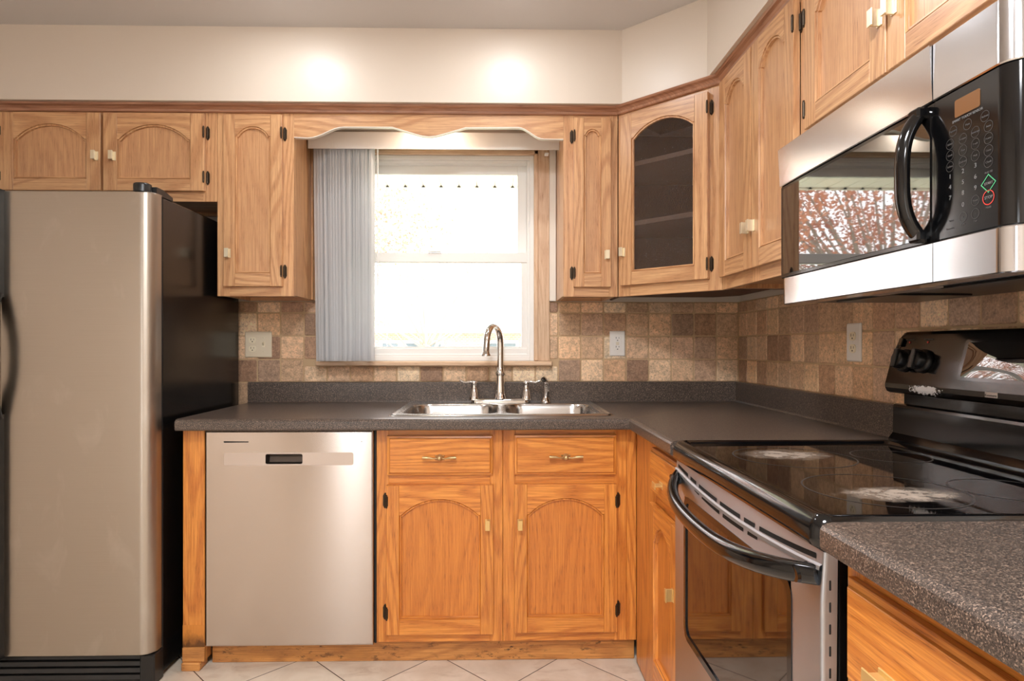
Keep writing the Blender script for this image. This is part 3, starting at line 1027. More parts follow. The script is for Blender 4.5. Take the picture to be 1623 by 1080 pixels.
struct(m.build('baseboard_back', 'oak_toe'), 'scuffed oak toe board under dishwasher and base cabinets')

# ------------------------------------------------------------------ worktops
FRONT = [(0.0, CZ), (.010, CZ - .0012), (.016, CZ - .0045), (.0195, CZ - .010), (.020, CZ - .016), (.020, CZ - .034), (.0185, CZ - .039), (.014, CZ - .0415), (-.03, CZ - .0415)]
CL, CXF, CYF = -1.131, .491, 2.212
SK = (-.380, .418, 2.290, 2.815)   # cutout
ct = thing('worktop', 'long dark speckled laminate worktop running under the window and round the corner', 'worktop', (0, 0, CZ))
m = MB()
yB, xB = WY1 - .001, WX1 - .001
zt, zb = CZ, CZ - .030
def slab(x0, x1, y0, y1):
    m.face([(x0, y0, zt), (x1, y0, zt), (x1, y1, zt), (x0, y1, zt)]); m.face([(x0, y1, zb), (x1, y1, zb), (x1, y0, zb), (x0, y0, zb)])
slab(CL, SK[0], CYF, yB); slab(SK[1], xB, CYF, yB); slab(SK[0], SK[1], CYF, SK[2]); slab(SK[0], SK[1], SK[3], yB); slab(CXF, xB, 1.671, CYF)
m.face([(CL, CYF, zt), (CL, yB, zt), (CL, yB, zb), (CL, CYF, zb)]); m.face([(CXF, 1.671, zt), (CXF, 1.671, zb), (xB, 1.671, zb), (xB, 1.671, zt)])
sweep(m, [(CL, CYF), (CXF, CYF), (CXF, 1.671)], FRONT, closed=False)
o = m.build('top', 'counter', ct); o.location = (0, 0, -CZ)
m = MB()
SP = [(0.0, 1.002), (.017, 1.002), (.0185, 1.0005), (.0195, .998), (.0195, CZ + .008), (.023, CZ + .0015), (.028, CZ + .0002), (0.0, CZ + .0002)]
sweep(m, [(CL - .004, yB - .0095), (xB - .0095, yB - .0095), (xB - .0095, 1.671)], SP)
o = m.build('upstand', 'counter', ct); o.location = (0, 0, -CZ)
m = MB()
a, b = Vector((CXF - .016, CYF - .016)), Vector((CXF + .62, CYF + .62))
n_ = Vector((.7071, -.7071)) * .001
m.face([(a.x - n_.x, a.y - n_.y, CZ + .0003), (a.x + n_.x, a.y + n_.y, CZ + .0003), (b.x + n_.x, b.y + n_.y, CZ + .0003), (b.x - n_.x, b.y - n_.y, CZ + .0003)])
o = m.build('seam', 'grout', ct); o.location = (0, 0, -CZ); o['label'] = 'pale mitred seam line'
ct2 = thing('worktop', 'short dark speckled worktop in the near corner right of the range', 'worktop', (0, 0, CZ))
m = MB()
slab(CXF, xB, .25, .893)
m.face([(CXF, .893, zt), (xB, .893, zt), (xB, .893, zb), (CXF, .893, zb)])
sweep(m, [(CXF, .893), (CXF, .25)], FRONT, closed=False)
o = m.build('top', 'counter', ct2); o.location = (0, 0, -CZ)

# ------------------------------------------------------------------ sink
sk = thing('sink', 'stainless steel double bowl sink set into the dark worktop', 'sink', (.019, 2.552, CZ))
def sdrr(px, py, cx, cy, hx, hy, r):
    qx, qy = abs(px - cx) - hx + r, abs(py - cy) - hy + r
    return math.hypot(max(qx, 0), max(qy, 0)) + min(max(qx, qy), 0) - r
HX, HY = .418, .2775
def sz(x, y):
    dR = -sdrr(x, y, 0, 0, HX, HY, .03)
    z = .0004 + .0062 * (1 - math.cos(min(max(dR, 0) / .011, 1) * PI)) / 2
    if dR > .011: z -= .0030 * min((dR - .011) / .010, 1)
    for cx in (-.197, .197):
        d = -sdrr(x, y, cx, -.037, .178, .196, .075)
        if d > -.006:
            k = min(max((d + .006) / .030, 0), 1)
            z -= .155 * (k * k * (3 - 2 * k)) * .93 + (.006 * min(max(d, 0) / .15, 1))
    return z
NX, NY = 190, 130
rows = []
for j in range(NY + 1):
    y = -HY + 2 * HY * j / NY
    rows.append([(-HX + 2 * HX * i / NX, y, sz(-HX + 2 * HX * i / NX, y)) for i in range(NX + 1)])
m = MB(); m.grid(rows, False, True, 0, 'x')
m.build('basin', 'sink', sk)
for cx in (-.197, .197):
    m = MB(); m.lathe([(0.0, -.150), (.03, -.150), (.036, -.148), (.040, -.144), (.042, -.1425)], (cx, -.037, 0)); m.build('drain', 'chrome', sk)

# ------------------------------------------------------------------ faucet and sprayer
fz = CZ + .0042
fc = thing('faucet', 'chrome gooseneck faucet with two lever handles behind the sink', 'faucet', (.016, 2.772, fz))
m = MB()
rows = []
for sh, z in ((0, 0), (0, .011), (.003, .016), (.010, .019)):
    rows.append([(p[0], p[1], z) for p in rrect(-.130 + sh, .130 - sh, -.028 + sh, .028 - sh, .027 - sh, 8)])
m.grid(rows, True, True); m.face(rows[-1])
m.build('base_plate', 'chrome', fc)
m = MB()
m.lathe([(.031, .017), (.030, .024), (.026, .030), (.0235, .05), (.0205, .09), (.0185, .120), (.0185, .124), (.0215, .126), (.0225, .131), (.0215, .136), (.0170, .138), (.0160, .16)], (0, 0, 0), 'z', 28)
ang = R(-112)
dx, dy = math.cos(ang), math.sin(ang)
cl = []
for k in range(8): cl.append((0, 0, .14 + (.268 - .14) * k / 7))
rad = .078
for k in range(1, 17):
    a = PI * k / 16
    q = rad * (1 - math.cos(a))
    cl.append((dx * q, dy * q, .268 + rad * .92 * math.sin(a)))
q = 2 * rad
cl += [(dx * (q + .004), dy * (q + .004), .250), (dx * (q + .006), dy * (q + .006), .232)]
rr = [.0152] * 8 + [.0150 - .0008 * k / 16 for k in range(1, 17)] + [.0140, .0142]
m.tube(cl, rr, 20)
tip = cl[-1]
m.tube([tip, (tip[0] + dx * .001, tip[1] + dy * .001, .222), (tip[0] + dx * .002, tip[1] + dy * .002, .216), (tip[0] + dx * .002, tip[1] + dy * .002, .211)], [.0145, .0165, .0205, .0200], 20)
m.build('spout', 'chrome', fc)
for d in (-1, 1):
    m = MB()
    cx = d * .1165
    m.lathe([(.0250, .012), (.0250, .018), (.0225, .028), (.0180, .045), (.0135, .062), (.0120, .076), (.0125, .082), (.0135, .088), (.0125, .094), (0, .097)], (cx, 0, 0), 'z', 22)
    m.tube([(cx - d * .010, 0, .091), (cx + d * .006, -.002, .095), (cx + d * .022, -.006, .093), (cx + d * .042, -.010, .0915), (cx + d * .056, -.013, .096), (cx + d * .066, -.016, .104)],
           [.0085, .0095, .0080, .0075, .0070, .0045], 12, 0, True, .65)
    m.build('lever_handle', 'chrome', fc)
sp = thing('side_sprayer', 'small chrome side sprayer standing right of the faucet', 'sprayer', (.219, 2.762, fz))
m = MB()
m.lathe([(.0, 0), (.024, 0), (.024, .004), (.020, .010), (.0145, .020), (.0125, .026)], (0, 0, 0), 'z', 22)
m.build('collar', 'chrome', sp)
m = MB()
m.tube([(0, 0, .022), (.001, 0, .045), (.003, -.001, .068), (.001, -.003, .088), (-.005, -.010, .102), (-.010, -.020, .107), (-.013, -.031, .105)], [.0105, .0100, .0115, .0105, .0110, .0125, .0110], 14)
m.build('spray_head', 'chrome', sp)
m = MB(); m.tube([(.010, -.010, .050), (.013, -.013, .072), (.006, -.016, .092)], .0035, 8); m.build('trigger', 'chrome', sp)

# ------------------------------------------------------------------ dishwasher
dw = thing('dishwasher', 'stainless steel built-in dishwasher with pocket handle beneath the worktop', 'dishwasher', (-.746, 2.236, .0875))
m = MB()
hw, hD = .3005, .7745
def dring(sh, y): return [(-hw + sh, y, sh), (hw - sh, y, sh), (hw - sh, y, hD - sh), (-hw + sh, y, hD - sh)]
PK = (-.084, .048, .655, .691)     # pocket x0 x1 z0 z1
PX = -.018
rs = [dring(0, .03), dring(0, .006), dring(.0015, .002), dring(.006, 0)]
for i in range(3):
    for j in range(4):
        k = (j + 1) % 4
        m.face([rs[i][j], rs[i][k], rs[i + 1][k], rs[i + 1][j]], 'x')
a = .006
for (x0_, x1_, z0_, z1_) in ((-hw + a, PK[0], a, hD - a), (PK[1], hw - a, a, hD - a), (PK[0], PK[1], a, PK[2]), (PK[0], PK[1], PK[3], hD - a)):
    m.face([(x0_, 0, z0_), (x1_, 0, z0_), (x1_, 0, z1_), (x0_, 0, z1_)], 'x')
d_ = m.build('door', 'steel_dw', dw)
m = MB()
c0 = [(PK[0], -.0002, PK[2]), (PK[1], -.0002, PK[2]), (PK[1], -.0002, PK[3]), (PK[0], -.0002, PK[3])]
c1 = [(PK[0] + .007, .020, PK[2] + .004), (PK[1] - .007, .020, PK[2] + .004), (PK[1] - .007, .026, PK[3] - .013), (PK[0] + .007, .026, PK[3] - .013)]
for j in range(4):
    k = (j + 1) % 4
    m.face([c0[j], c0[k], c1[k], c1[j]], 'x')
m.face(c1, 'x')
m.build('handle_pocket', 'pocket', d_)
m = MB()
ring0 = rrect(-.232, .230, .650, .696, .007, 4)
hole = rrect(PK[0], PK[1], PK[2], PK[3], .006, 4)
n = len(ring0)
for i in range(n):
    k = (i + 1) % n
    m.face([(ring0[i][0], -.0008, ring0[i][1]), (ring0[k][0], -.0008, ring0[k][1]), (hole[k][0], -.0008, hole[k][1]), (hole[i][0], -.0008, hole[i][1])], 'x')
    m.face([(ring0[k][0], -.0008, ring0[k][1]), (ring0[i][0], -.0008, ring0[i][1]), (ring0[i][0], .0003, ring0[i][1]), (ring0[k][0], .0003, ring0[k][1])], 'x')
m.build('control_strip', 'gasket', d_)
m = MB()
m.prism([(.7335, -.233), (.7375, -.233), (.7362, -.145), (.7330, -.145), (.7322, -.230)], 1, -.0006, .002)
m.build('vent_slot', 'dark_slot', d_)
m = MB(); m.box(.258, .2605, -.0006, .002, .7335, .736); m.build('indicator_dot', 'dark_slot', d_)
m = MB(); m.box(-.299, .299, .031, .55, .002, .772); m.build('tub', 'black_matte', dw)
m = MB(); m.box(-.3005, .3075, .0305, .034, .770, .7785); m.box(.302, .3085, .018, .034, 0, .7785); m.build('gap_seal', 'black_matte', dw)

# ------------------------------------------------------------------ refrigerator
FX1 = -1.173; FXm = -1.690; FX0 = -2.120
fr = thing('refrigerator', 'tall side by side refrigerator with stainless doors and black sides', 'refrigerator', (-1.64, 2.5, 0))
def loc0(o, root):
    if o.parent == root: o.location = -Vector(root.location)
    return o
m = MB(); m.box(FX0, FX1, 2.192, 2.835, .02, 1.690, .004); loc0(m.build('body', 'black_side', fr), fr)
def fdoor(xa, xb, name):
    m = MB()
    ya, yb = 2.122, 2.186
    za, zb = .113, 1.694
    pts = [(xa, yb), (xa, ya + .012), (xa + .004, ya + .003), (xa + .014, ya)]
    cxs = xb - .042
    pts += [(xa + (cxs - xa) * k / 6, ya - .0012 * math.sin(PI * k / 6)) for k in range(1, 7)]
    for k in range(1, 11):
        a = R(9 * k)
        pts.append((cxs + .042 * math.sin(a), ya + .042 * (1 - math.cos(a))))
    pts.append((xb, yb))
    rows = []
    for sh, z in ((.006, za), (.0, za + .004), (0, zb - .004), (.006, zb)):
        rows.append([(p[0], p[1] + sh, z) for p in pts])
    m.newpiece()
    n = len(pts)
    for i in range(3):
        m.grid([rows[i], rows[i + 1]], False, True, 0, 'x')
    m.face(rows[-1][:], 'x'); m.face(rows[0][::-1], 'x')
    return loc0(m.build(name, 'steel_fr', fr), fr)
d1 = fdoor(FXm + .004, FX1, 'door')
d2 = fdoor(FX0, FXm - .004, 'door')
m = MB(); m.box(FX0 + .01, FX1 - .001, 2.184, 2.194, .115, 1.69); loc0(m.build('gasket', 'black_matte', fr), fr)
def fhandle(d, x, sgn):
    m = MB()
    for za, zb in ((.113, .935), (1.332, 1.694)):
        m.prism([(x - .0125, 2.103), (x + .0125, 2.103), (x + .0135, 2.125), (x - .0135, 2.125)], 2, za, zb)
    pts = [(x, 2.112, .92), (x - sgn * .002, 2.090, .99), (x - sgn * .004, 2.065, 1.06), (x - sgn * .005, 2.060, 1.13), (x - sgn * .004, 2.065, 1.20), (x - sgn * .002, 2.090, 1.28), (x, 2.112, 1.345)]
    m.tube(pts, [.0155, .015, .0145, .0145, .0145, .015, .0155], 14)
    loc0(m.build('handle', 'black_plastic', d), fr)
fhandle(d1, FXm + .012, 1); fhandle(d2, FXm - .014, -1)
m = MB()
m.box(FX0, FX1 - .052, 2.165, 2.20, .004, .112, .002)
for k in range(4):
    z = .020 + .0235 * k
    m.prism([(2.150, z), (2.166, z + .004), (2.166, z + .016), (2.156, z + .012)], 0, FX0, FX1 - .053)
m.box(FX1 - .050, FX1 + .0005, 2.140, 2.20, .002, .108, .004)
loc0(m.build('grille', 'black_plastic', fr), fr)
m = MB()
m.lathe([(0.0, 1.7245), (.024, 1.7245), (.0275, 1.7225), (.0285, 1.718), (.0285, 1.6945)], (FX1 - .045, 2.150, 0), 'z', 24)
m.prism([(2.160, 1.6905), (2.160, 1.716), (2.20, 1.716), (2.265, 1.704), (2.268, 1.6905)], 0, FX1 - .050, FX1 - .002)
loc0(m.build('hinge_cover', 'black_plastic', fr), fr)

# ------------------------------------------------------------------ range
RY0, RY1 = .9015, 1.6625
rg = thing('range', 'freestanding electric range with black glass cooktop and stainless oven door', 'range', (.8, 1.282, 0))
def rl(o): return loc0(o, rg)
m = MB(); m.box(.5065, 1.10, RY0 + .006, RY1 - .004, .02, .862, .002); rl(m.build('body', 'black_side', rg))
# cooktop: rolled enamel frame around ceramic glass
m = MB()
def ctr(x0_, x1_, y0_, y1_, r, z, n=6):
    return [(p[0], p[1], z) for p in rrect(x0_, x1_, y0_, y1_, r, n)]
XF, XBk = .470, 1.072
rows = [ctr(XF + .012, XBk, RY0 + .006, RY1 - .006, .012, .862), ctr(XF + .001, XBk, RY0, RY1, .022, .868), ctr(XF, XBk, RY0 - .0005, RY1 + .0005, .024, .880), ctr(XF + .001, XBk, RY0, RY1, .024, .893),
        ctr(XF + .005, XBk - .001, RY0 + .003, RY1 - .003, .023, .902), ctr(XF + .012, XBk - .004, RY0 + .009, RY1 - .009, .020, .9125), ctr(XF + .022, XBk - .010, RY0 + .016, RY1 - .016, .018, .9140), ctr(XF + .032, XBk - .02, RY0 + .022, RY1 - .022, .014, .9105), ctr(XF + .040, XBk - .03, RY0 + .026, RY1 - .026, .012, .9055)]
m.grid(rows, True, True)
rl(m.build('cooktop_frame', 'black_gloss', rg))
m = MB(); m.face(ctr(XF + .038, XBk - .026, RY0 + .025, RY1 - .025, .012, .9058)); g_ = rl(m.build('cooktop_glass', 'cooktop', rg)); g_['label'] = 'black ceramic glass with pale burnt residue'
g_.data.transform(Matrix.Identity(4))
for (cx, cy, r) in ((.696, 1.440, .135), (.700, 1.108, .135), (.930, 1.445, .085), (.925, 1.105, .090)):
    m = MB()
    if True:
        ro, ri = r, r - .0035
        N = 64
        for k in range(N):
            a, b = 2 * PI * k / N, 2 * PI * (k + 1) / N
            m.face([(cx + ri * math.cos(a), cy + ri * math.sin(a), .9062), (cx + ro * math.cos(a), cy + ro * math.sin(a), .9062), (cx + ro * math.cos(b), cy + ro * math.sin(b), .9062), (cx + ri * math.cos(b), cy + ri * math.sin(b), .9062)])
        rl(m.build('burner_ring', 'ring', rg))
# oven door with a stepped vent panel, window and bowed handle
DX0, DX1 = .480, .498
m = MB()
dy0, dy1, dz0, dz1 = RY0 + .003, RY1 - .003, .238, .8605
GW = (1.000, 1.574, .425, .783)
ZV = .788
def xs(z): return DX0 + max(0.0, z - ZV) * .06
bb = .006
def oface(y0_, y1_, z0_, z1_):
    cuts = [z0_] + ([ZV] if z0_ < ZV - 1e-6 < z1_ else []) + [z1_]
    for a_, b_ in zip(cuts[:-1], cuts[1:]):
        m.face([(xs(a_), y1_, a_), (xs(a_), y0_, a_), (xs(b_), y0_, b_), (xs(b_), y1_, b_)], 'y')
oface(dy0 + bb, GW[0], dz0, dz1); oface(GW[1], dy1 - bb, dz0, dz1); oface(GW[0], GW[1], dz0, GW[2]); oface(GW[0], GW[1], GW[3], dz1)
for ys, yy in ((dy0, dy0 + bb), (dy1, dy1 - bb)):
    prev = (yy, DX0)
    for k in range(1, 6):
        a = R(18 * k)
        cur = (yy + (ys - yy) * math.sin(a), DX0 + bb * (1 - math.cos(a)))
        for za_, zb_ in ((dz0, ZV), (ZV, dz1)):
            ea, eb = xs(za_) - DX0, xs(zb_) - DX0
            q = [(prev[1] + ea, prev[0], za_), (cur[1] + ea, cur[0], za_), (cur[1] + eb, cur[0], zb_), (prev[1] + eb, prev[0], zb_)]
            if ys < yy: q.reverse()
            m.face(q, 'y', False)
        prev = cur
    m.face([(DX0 + bb, ys, dz0), (DX1, ys, dz0), (DX1 + .006, ys, dz1), (xs(dz1) + bb, ys, dz1), (DX0 + bb, ys, ZV)], 'y')
m.face([(xs(dz1), dy0 + bb, dz1), (xs(dz1), dy1 - bb, dz1), (DX1 + .006, dy1, dz1), (DX1 + .006, dy0, dz1)], 'y'); m.face([(DX0, dy0 + bb, dz0), (DX1, dy0, dz0), (DX1, dy1, dz0), (DX0, dy1 - bb, dz0)], 'y')
od = rl(m.build('oven_door', 'steel_rg', rg))
m = MB()
gp = rrect(GW[0] - .0005, GW[1] + .0005, GW[2], GW[3], .030, 6)
m.prism(gp, 0, DX0 + .0022, DX0 + .010)
rl(m.build('oven_window', 'oven_glass', od))
m = MB()
gi = rrect(GW[0] + .012, GW[1] - .012, GW[2] + .012, GW[3] - .012, .022, 6)
go = rrect(GW[0] - .003, GW[1] + .003, GW[2] - .003, GW[3] + .003, .033, 6)
n = len(gi)
for i in range(n):
    k = (i + 1) % n
    m.face([(DX0 - .0012, gi[i][0], gi[i][1]), (DX0 - .0012, gi[k][0], gi[k][1]), (DX0 - .0012, go[k][0], go[k][1]), (DX0 - .0012, go[i][0], go[i][1])])
    m.face([(DX0 - .0012, go[i][0], go[i][1]), (DX0 - .0012, go[k][0], go[k][1]), (DX0 + .001, go[k][0], go[k][1]), (DX0 + .001, go[i][0], go[i][1])])
    m.face([(DX0 + .0022, gi[i][0], gi[i][1]), (DX0 + .0022, gi[k][0], gi[k][1]), (DX0 - .0012, gi[k][0], gi[k][1]), (DX0 - .0012, gi[i][0], gi[i][1])])
rl(m.build('window_bezel', 'black_gloss', od))
yc = .5 * (RY0 + RY1)
def arc_z(y, ze, zc):   # vent rows sag toward the middle of the door
    u = (y - yc) / (.5 * (RY1 - RY0))
    return zc + (ze - zc) * u * u
for row, (ze, zc, hgt, spans) in enumerate(((.852, .827, .0085, [(-.355, -.27), (-.25, -.205), (-.185, -.065), (-.045, .065), (.085, .135), (.155, .355)]), (.845, .806, .0085, [(-.215, -.18), (-.16, -.045), (-.025, .085), (.105, .150)]))):
    for a, b in spans:
        a, b = yc - b, yc - a
        m = MB()
        N = 6
        lo_, hi_ = [], []
        for k in range(N + 1):
            y = a + (b - a) * k / N
            z = arc_z(y, ze, zc)
            lo_.append((y, z - hgt / 2)); hi_.append((y, z + hgt / 2))
        for (p0, p1), (q0, q1) in zip(zip(lo_[:-1], lo_[1:]), zip(hi_[:-1], hi_[1:])):
            m.face([(xs(p1[1]) - .0006, *p1), (xs(p0[1]) - .0006, *p0), (xs(q0[1]) - .0006, *q0), (xs(q1[1]) - .0006, *q1)])
        rl(m.build('vent_slot', 'dark_slot', od))
m = MB()
rows = []
for k in range(25):
    y = RY0 + .008 + (RY1 - RY0 - .016) * k / 24
    zc = arc_z(y, .8375, .8165)
    rows.append([(xs(zc) - .0002, y, zc - .0070), (xs(zc) - .0045, y, zc - .004), (xs(zc) - .0035, y, zc + .002), (xs(zc) + .0008, y, zc + .005)])
m.grid(rows, False, False)
rl(m.build('vent_rib', 'steel_rg', od))
m = MB()
pts, rd = [], []
for k in range(33):
    u = -1 + 2 * k / 32
    y = yc + u * .362
    pts.append((DX0 + .004 - .066 * (1 - abs(u) ** 3.2), y, .786 + .036 * u * u)); rd.append(.0145 - .002 * abs(u) ** 6)
m.tube(pts, rd, 16, 0, True, 1.25)
for u in (-.93, .93):
    y = yc + u * .362
    m.tube([(DX0 + .001, y, .818), (DX0 - .022, y, .815)], [.016, .013], 14)
rl(m.build('handle', 'black_gloss', od))
m = MB()
for k in range(13):
    z = .812 - .0325 * k
    m.box(.4905, .4945, dy0 - .0008, dy0 + .002, z - .008, z + .008, .0012)
rl(m.build('side_vent_slot', 'dark_slot', od))
m = MB(); m.box(.486, .506, RY0 + .004, RY1 - .004, .055, .232, .005, 'y'); dr = rl(m.build('storage_drawer', 'steel_rg', rg))
m = MB(); m.box(.478, .488, RY0 + .10, RY1 - .10, .205, .222, .003, 'y'); rl(m.build('handle', 'black_gloss', dr))
# backguard
m = MB()
lowp = [(1.058, .900), (1.058, .918), (1.064, .926), (1.070, .934), (1.0715, 1.003), (1.0735, 1.0095), (1.079, 1.0115), (1.105, 1.0115), (1.105, .900)]
m.prism([(z, x) for x, z in lowp], 1, RY0 + .011, RY1 - .011)
m.box(1.088, 1.104, RY0 + .03, RY1 - .03, 1.0118, 1.05, .001)
rl(m.build('backguard', 'black_gloss', rg))
m = MB()
def gp_(y):   # profile of the control console at a given distance from its ends
    e = min(y - RY0 - .013, RY1 - .013 - y)
    k = max(0.0, 1 - e / .028)
    drop = .020 * k * k
    return [(1.1045, 1.042), (1.060, 1.042), (1.052, 1.046), (1.047, 1.056), (1.0475, 1.068), (1.064 , 1.130), (1.0835, 1.196 - drop), (1.089, 1.203 - drop), (1.1045, 1.205 - drop)]
RE0, RE1 = RY0 + .013, RY1 - .013
ys = [RE0 + .001, RE0 + .004, RE0 + .010, RE0 + .018, RE0 + .028] + [RY0 + .05 + k * .066 for k in range(11)] + [RE1 - .028, RE1 - .018, RE1 - .010, RE1 - .004, RE1 - .001]
rows = [[(x, y, z) for x, z in gp_(y)] for y in ys]
m.grid(rows, False, False)
m.face(rows[0]); m.face(rows[-1][::-1])
con = rl(m.build('control_console', 'guard', rg)); con['label'] = 'black control console with white glare painted on its lower edge'
tilt = math.atan2(.0165, .062)
def on_face(z): return 1.0475 + (z - 1.068) * (.0165 / .062)
for yk in (1.588, 1.520, 1.045, .977):
    m = MB()
    z = 1.128; x = on_face(z)
    m.lathe([(.0300, 0), (.0300, -.006), (.0280, -.009), (.0225, -.010)], (0, 0, 0), 'x', 32)
    m.lathe([(.0225, -.010), (.0215, -.026), (.0195, -.028), (0, -.028)], (0, 0, 0), 'x', 28)
    m.box(-.034, -.012, -.0075, .0075, -.0245, .0245, .002)
    kb = m.build('knob', 'black_plastic', con)
    kb.location = Vector((x, yk, z)); kb.rotation_euler = (0, tilt, 0)
    m = MB()
    m.box(-.0345, -.0125, -.001, .001, .0248, .0255)
    for k in range(9):
        a = R(-30 - 38 * k)
        m.box(-.0092, -.0088, .0262 * math.sin(a) - .0012, .0262 * math.sin(a) + .0012, .0262 * math.cos(a) - .0012, .0262 * math.cos(a) + .0012)
    m.build('pointer_mark', 'legend', kb)
    m = MB(); m.lathe([(0, -.0012), (.0022, -.0010), (.0026, .0)], (0, 0, 0), 'x', 12)
    lt = m.build('indicator_light', 'red', con); zz = 1.176; lt.location = Vector((on_face(zz), yk + .004, zz)); lt.rotation_euler = (0, tilt, 0)
    txt = text_mesh('surface_legend', 'HOT SURFACE', .0046, 'legend_dim', con, (0, 0, 0), (0, 0, 0))
    txt.matrix_local = Matrix.Translation(Vector((on_face(1.183) - .0006, yk + .004, 1.183))) @ Matrix.Rotation(tilt, 4, 'Y') @ Matrix.Rotation(R(-90), 4, 'Z') @ Matrix.Rotation(R(90), 4, 'X')
m = MB(); m.box(-.006, .001, -.008, .008, -.011, .011, .002)
sw = m.build('light_switch', 'black_gloss', con); zz = 1.176; sw.location = Vector((on_face(zz), 1.622, zz)); sw.rotation_euler = (0, tilt, 0)
za, zb = 1.088, 1.182
m = MB()
yy0, yy1 = 1.165, 1.398
sl = math.hypot(on_face(zb) - on_face(za), zb - za) / 2
m.prism(rrect(-(yy1 - yy0) / 2, (yy1 - yy0) / 2, -sl, sl, .010, 5), 0, -.0012, .001)
db = m.build('display_bezel', 'black_gloss', con)
zz = .5 * (za + zb); db.location = Vector((on_face(zz), .5 * (yy0 + yy1), zz)); db.rotation_euler = (0, tilt, 0)
m = MB()
rows = []
for i in range(13):
    u = -1 + 2 * i / 12
    rows.append([(-.0022 - .0022 * (1 - u * u) * (1 - (2 * j / 8 - 1) ** 2), u * ((yy1 - yy0) / 2 - .012), -sl + .008 + (2 * sl - .016) * j / 8) for j in range(9)])
m.grid(rows, False, True)
m.build('display_glass', 'mw_glass', db)
zz = 1.0625
m = MB(); m.box(-.0012, .0005, -.0165, .0165, -.0058, .0058, .0004)
bd = m.build('badge', 'badge', con); bd.location = Vector((1.0472, 1.290, zz))
txt = text_mesh('badge_lettering', 'Kenmore', .0078, 'black_matte', bd, (-.0013, 0, -.0012), (R(90), 0, R(-90)))

# ------------------------------------------------------------------ microwave
MY0, MY1 = .9035, 1.6575
MX = .765
MZ0, MZ1 = 1.277, 1.6965
mw = thing('microwave', 'stainless over-the-range microwave with black glass door mounted above the range', 'microwave', (1.0, 1.28, MZ0))
def ml(o): return loc0(o, mw)
m = MB(); m.box(MX + .045, 1.128, MY0 + .004, MY1 - .004, MZ0 + .012, MZ1 - .002, .003); ml(m.build('case', 'black_side', mw))
SEAM = 1.071
def endprof(yA, yB, roundA, roundB, x=MX, r=.030, dep=.045):
    """front outline in plan from far end yA (big y) to near end yB, rounded where asked."""
    pts = [(x + dep, yA)]
    if roundA:
        for k in range(0, 19):
            a = R(5 * k); pts.append((x + r * (1 - math.sin(a)), yA - r * (1 - math.cos(a))))
    else: pts.append((x, yA))
    if roundB:
        for k in range(0, 19):
            a = R(90 - 5 * k); pts.append((x + r * (1 - math.sin(a)), yB + r * (1 - math.cos(a))))
    else: pts.append((x, yB))
    pts.append((x + dep, yB))
    return pts
def strip(name, z0, z1, yA, yB, ra, rb, mat, parent, x=MX, r=.030, dep=.045, lean=0.0, bev=.002):
    m = MB()
    P0 = endprof(yA, yB, ra, rb, x, r, dep)
    rows = []
    for z, o in ((z0, bev), (z0 + bev, 0), (z1 - bev, lean), (z1, lean + bev)):
        rows.append([(p[0] + o, p[1], z) for p in P0])
    m.grid(rows, False, False, 0, 'y')
    for a, b in ((rows[0], 1), (rows[-1], 0)):
        m.face(a if not b else a[::-1], 'y')
    return ml(m.build(name, mat, parent))
ZT, ZBm = 1.596, 1.3485
md = strip('door', ZBm + .0005, ZT - .0005, MY1, SEAM + .001, False, False, 'black_gloss', mw, MX + .004)
strip('door_trim', ZT, MZ1, MY1, SEAM + .001, False, False, 'steel_mw', md, lean=-.0055)
strip('door_trim', MZ0, ZBm, MY1, SEAM + .001, True, False, 'steel_mw', md)
m = MB(); m.prism(rrect(SEAM + .010, MY1 - .014, ZBm + .010, ZT - .010, .006, 4), 0, MX + .0018, MX + .006); ml(m.build('door_window', 'mw_glass', md))
m = MB()
yh = SEAM + .028
pts, rd = [], []
for k in range(25):
    u = -1 + 2 * k / 24
    pts.append((MX - .002 - .034 * (1 - abs(u) ** 3.2), yh, .5 * (ZT + ZBm) - .001 + u * .112)); rd.append(.0115)
m.tube(pts, rd, 14, 0, True, 1.3, (0, 1, 0))
for u in (-1, 1):
    m.box(MX - .018, MX + .006, yh - .016, yh + .014, .5 * (ZT + ZBm) + u * .110 - .010, .5 * (ZT + ZBm) + u * .110 + .010, .004)
ml(m.build('handle', 'black_gloss', md))
cp = strip('control_panel', ZBm + .0005, ZT - .0005, SEAM - .001, MY0, False, True, 'black_gloss', mw, MX + .003)
strip('panel_trim', ZT, MZ1, SEAM - .001, MY0, False, True, 'steel_mw', cp, lean=.0)
strip('panel_trim', MZ0, ZBm, SEAM - .001, MY0, False, True, 'steel_mw', cp)
ROT = (R(90), 0, R(-90))
fx = MX + .0026
m = MB(); m.prism(rrect(.968, 1.022, 1.548, 1.577, .003, 3), 0, MX + .0022, MX + .0035); ml(m.build('display_window', 'amber', cp))
def lab(s, y, z, size, mat='legend_dim', name='key_legend'):
    return text_mesh(name, s, size, mat, cp, Vector((fx, y, z)), ROT)
lab('SMART TOUCH SENSOR', .995, 1.5425, .0058, 'legend', 'panel_lettering')
KY = [1.033, 1.004, .9775, .951]
m = MB()
def oring(cy, cz, r, wd, x=fx - .0002):
    N = 20
    for k in range(N):
        a, b = 2 * PI * k / N, 2 * PI * (k + 1) / N
        m.face([(x, cy + r * math.cos(a), cz + r * math.sin(a)), (x, cy + r * math.cos(b), cz + r * math.sin(b)), (x, cy + (r - wd) * math.cos(b), cz + (r - wd) * math.sin(b)), (x, cy + (r - wd) * math.cos(a), cz + (r - wd) * math.sin(a))])
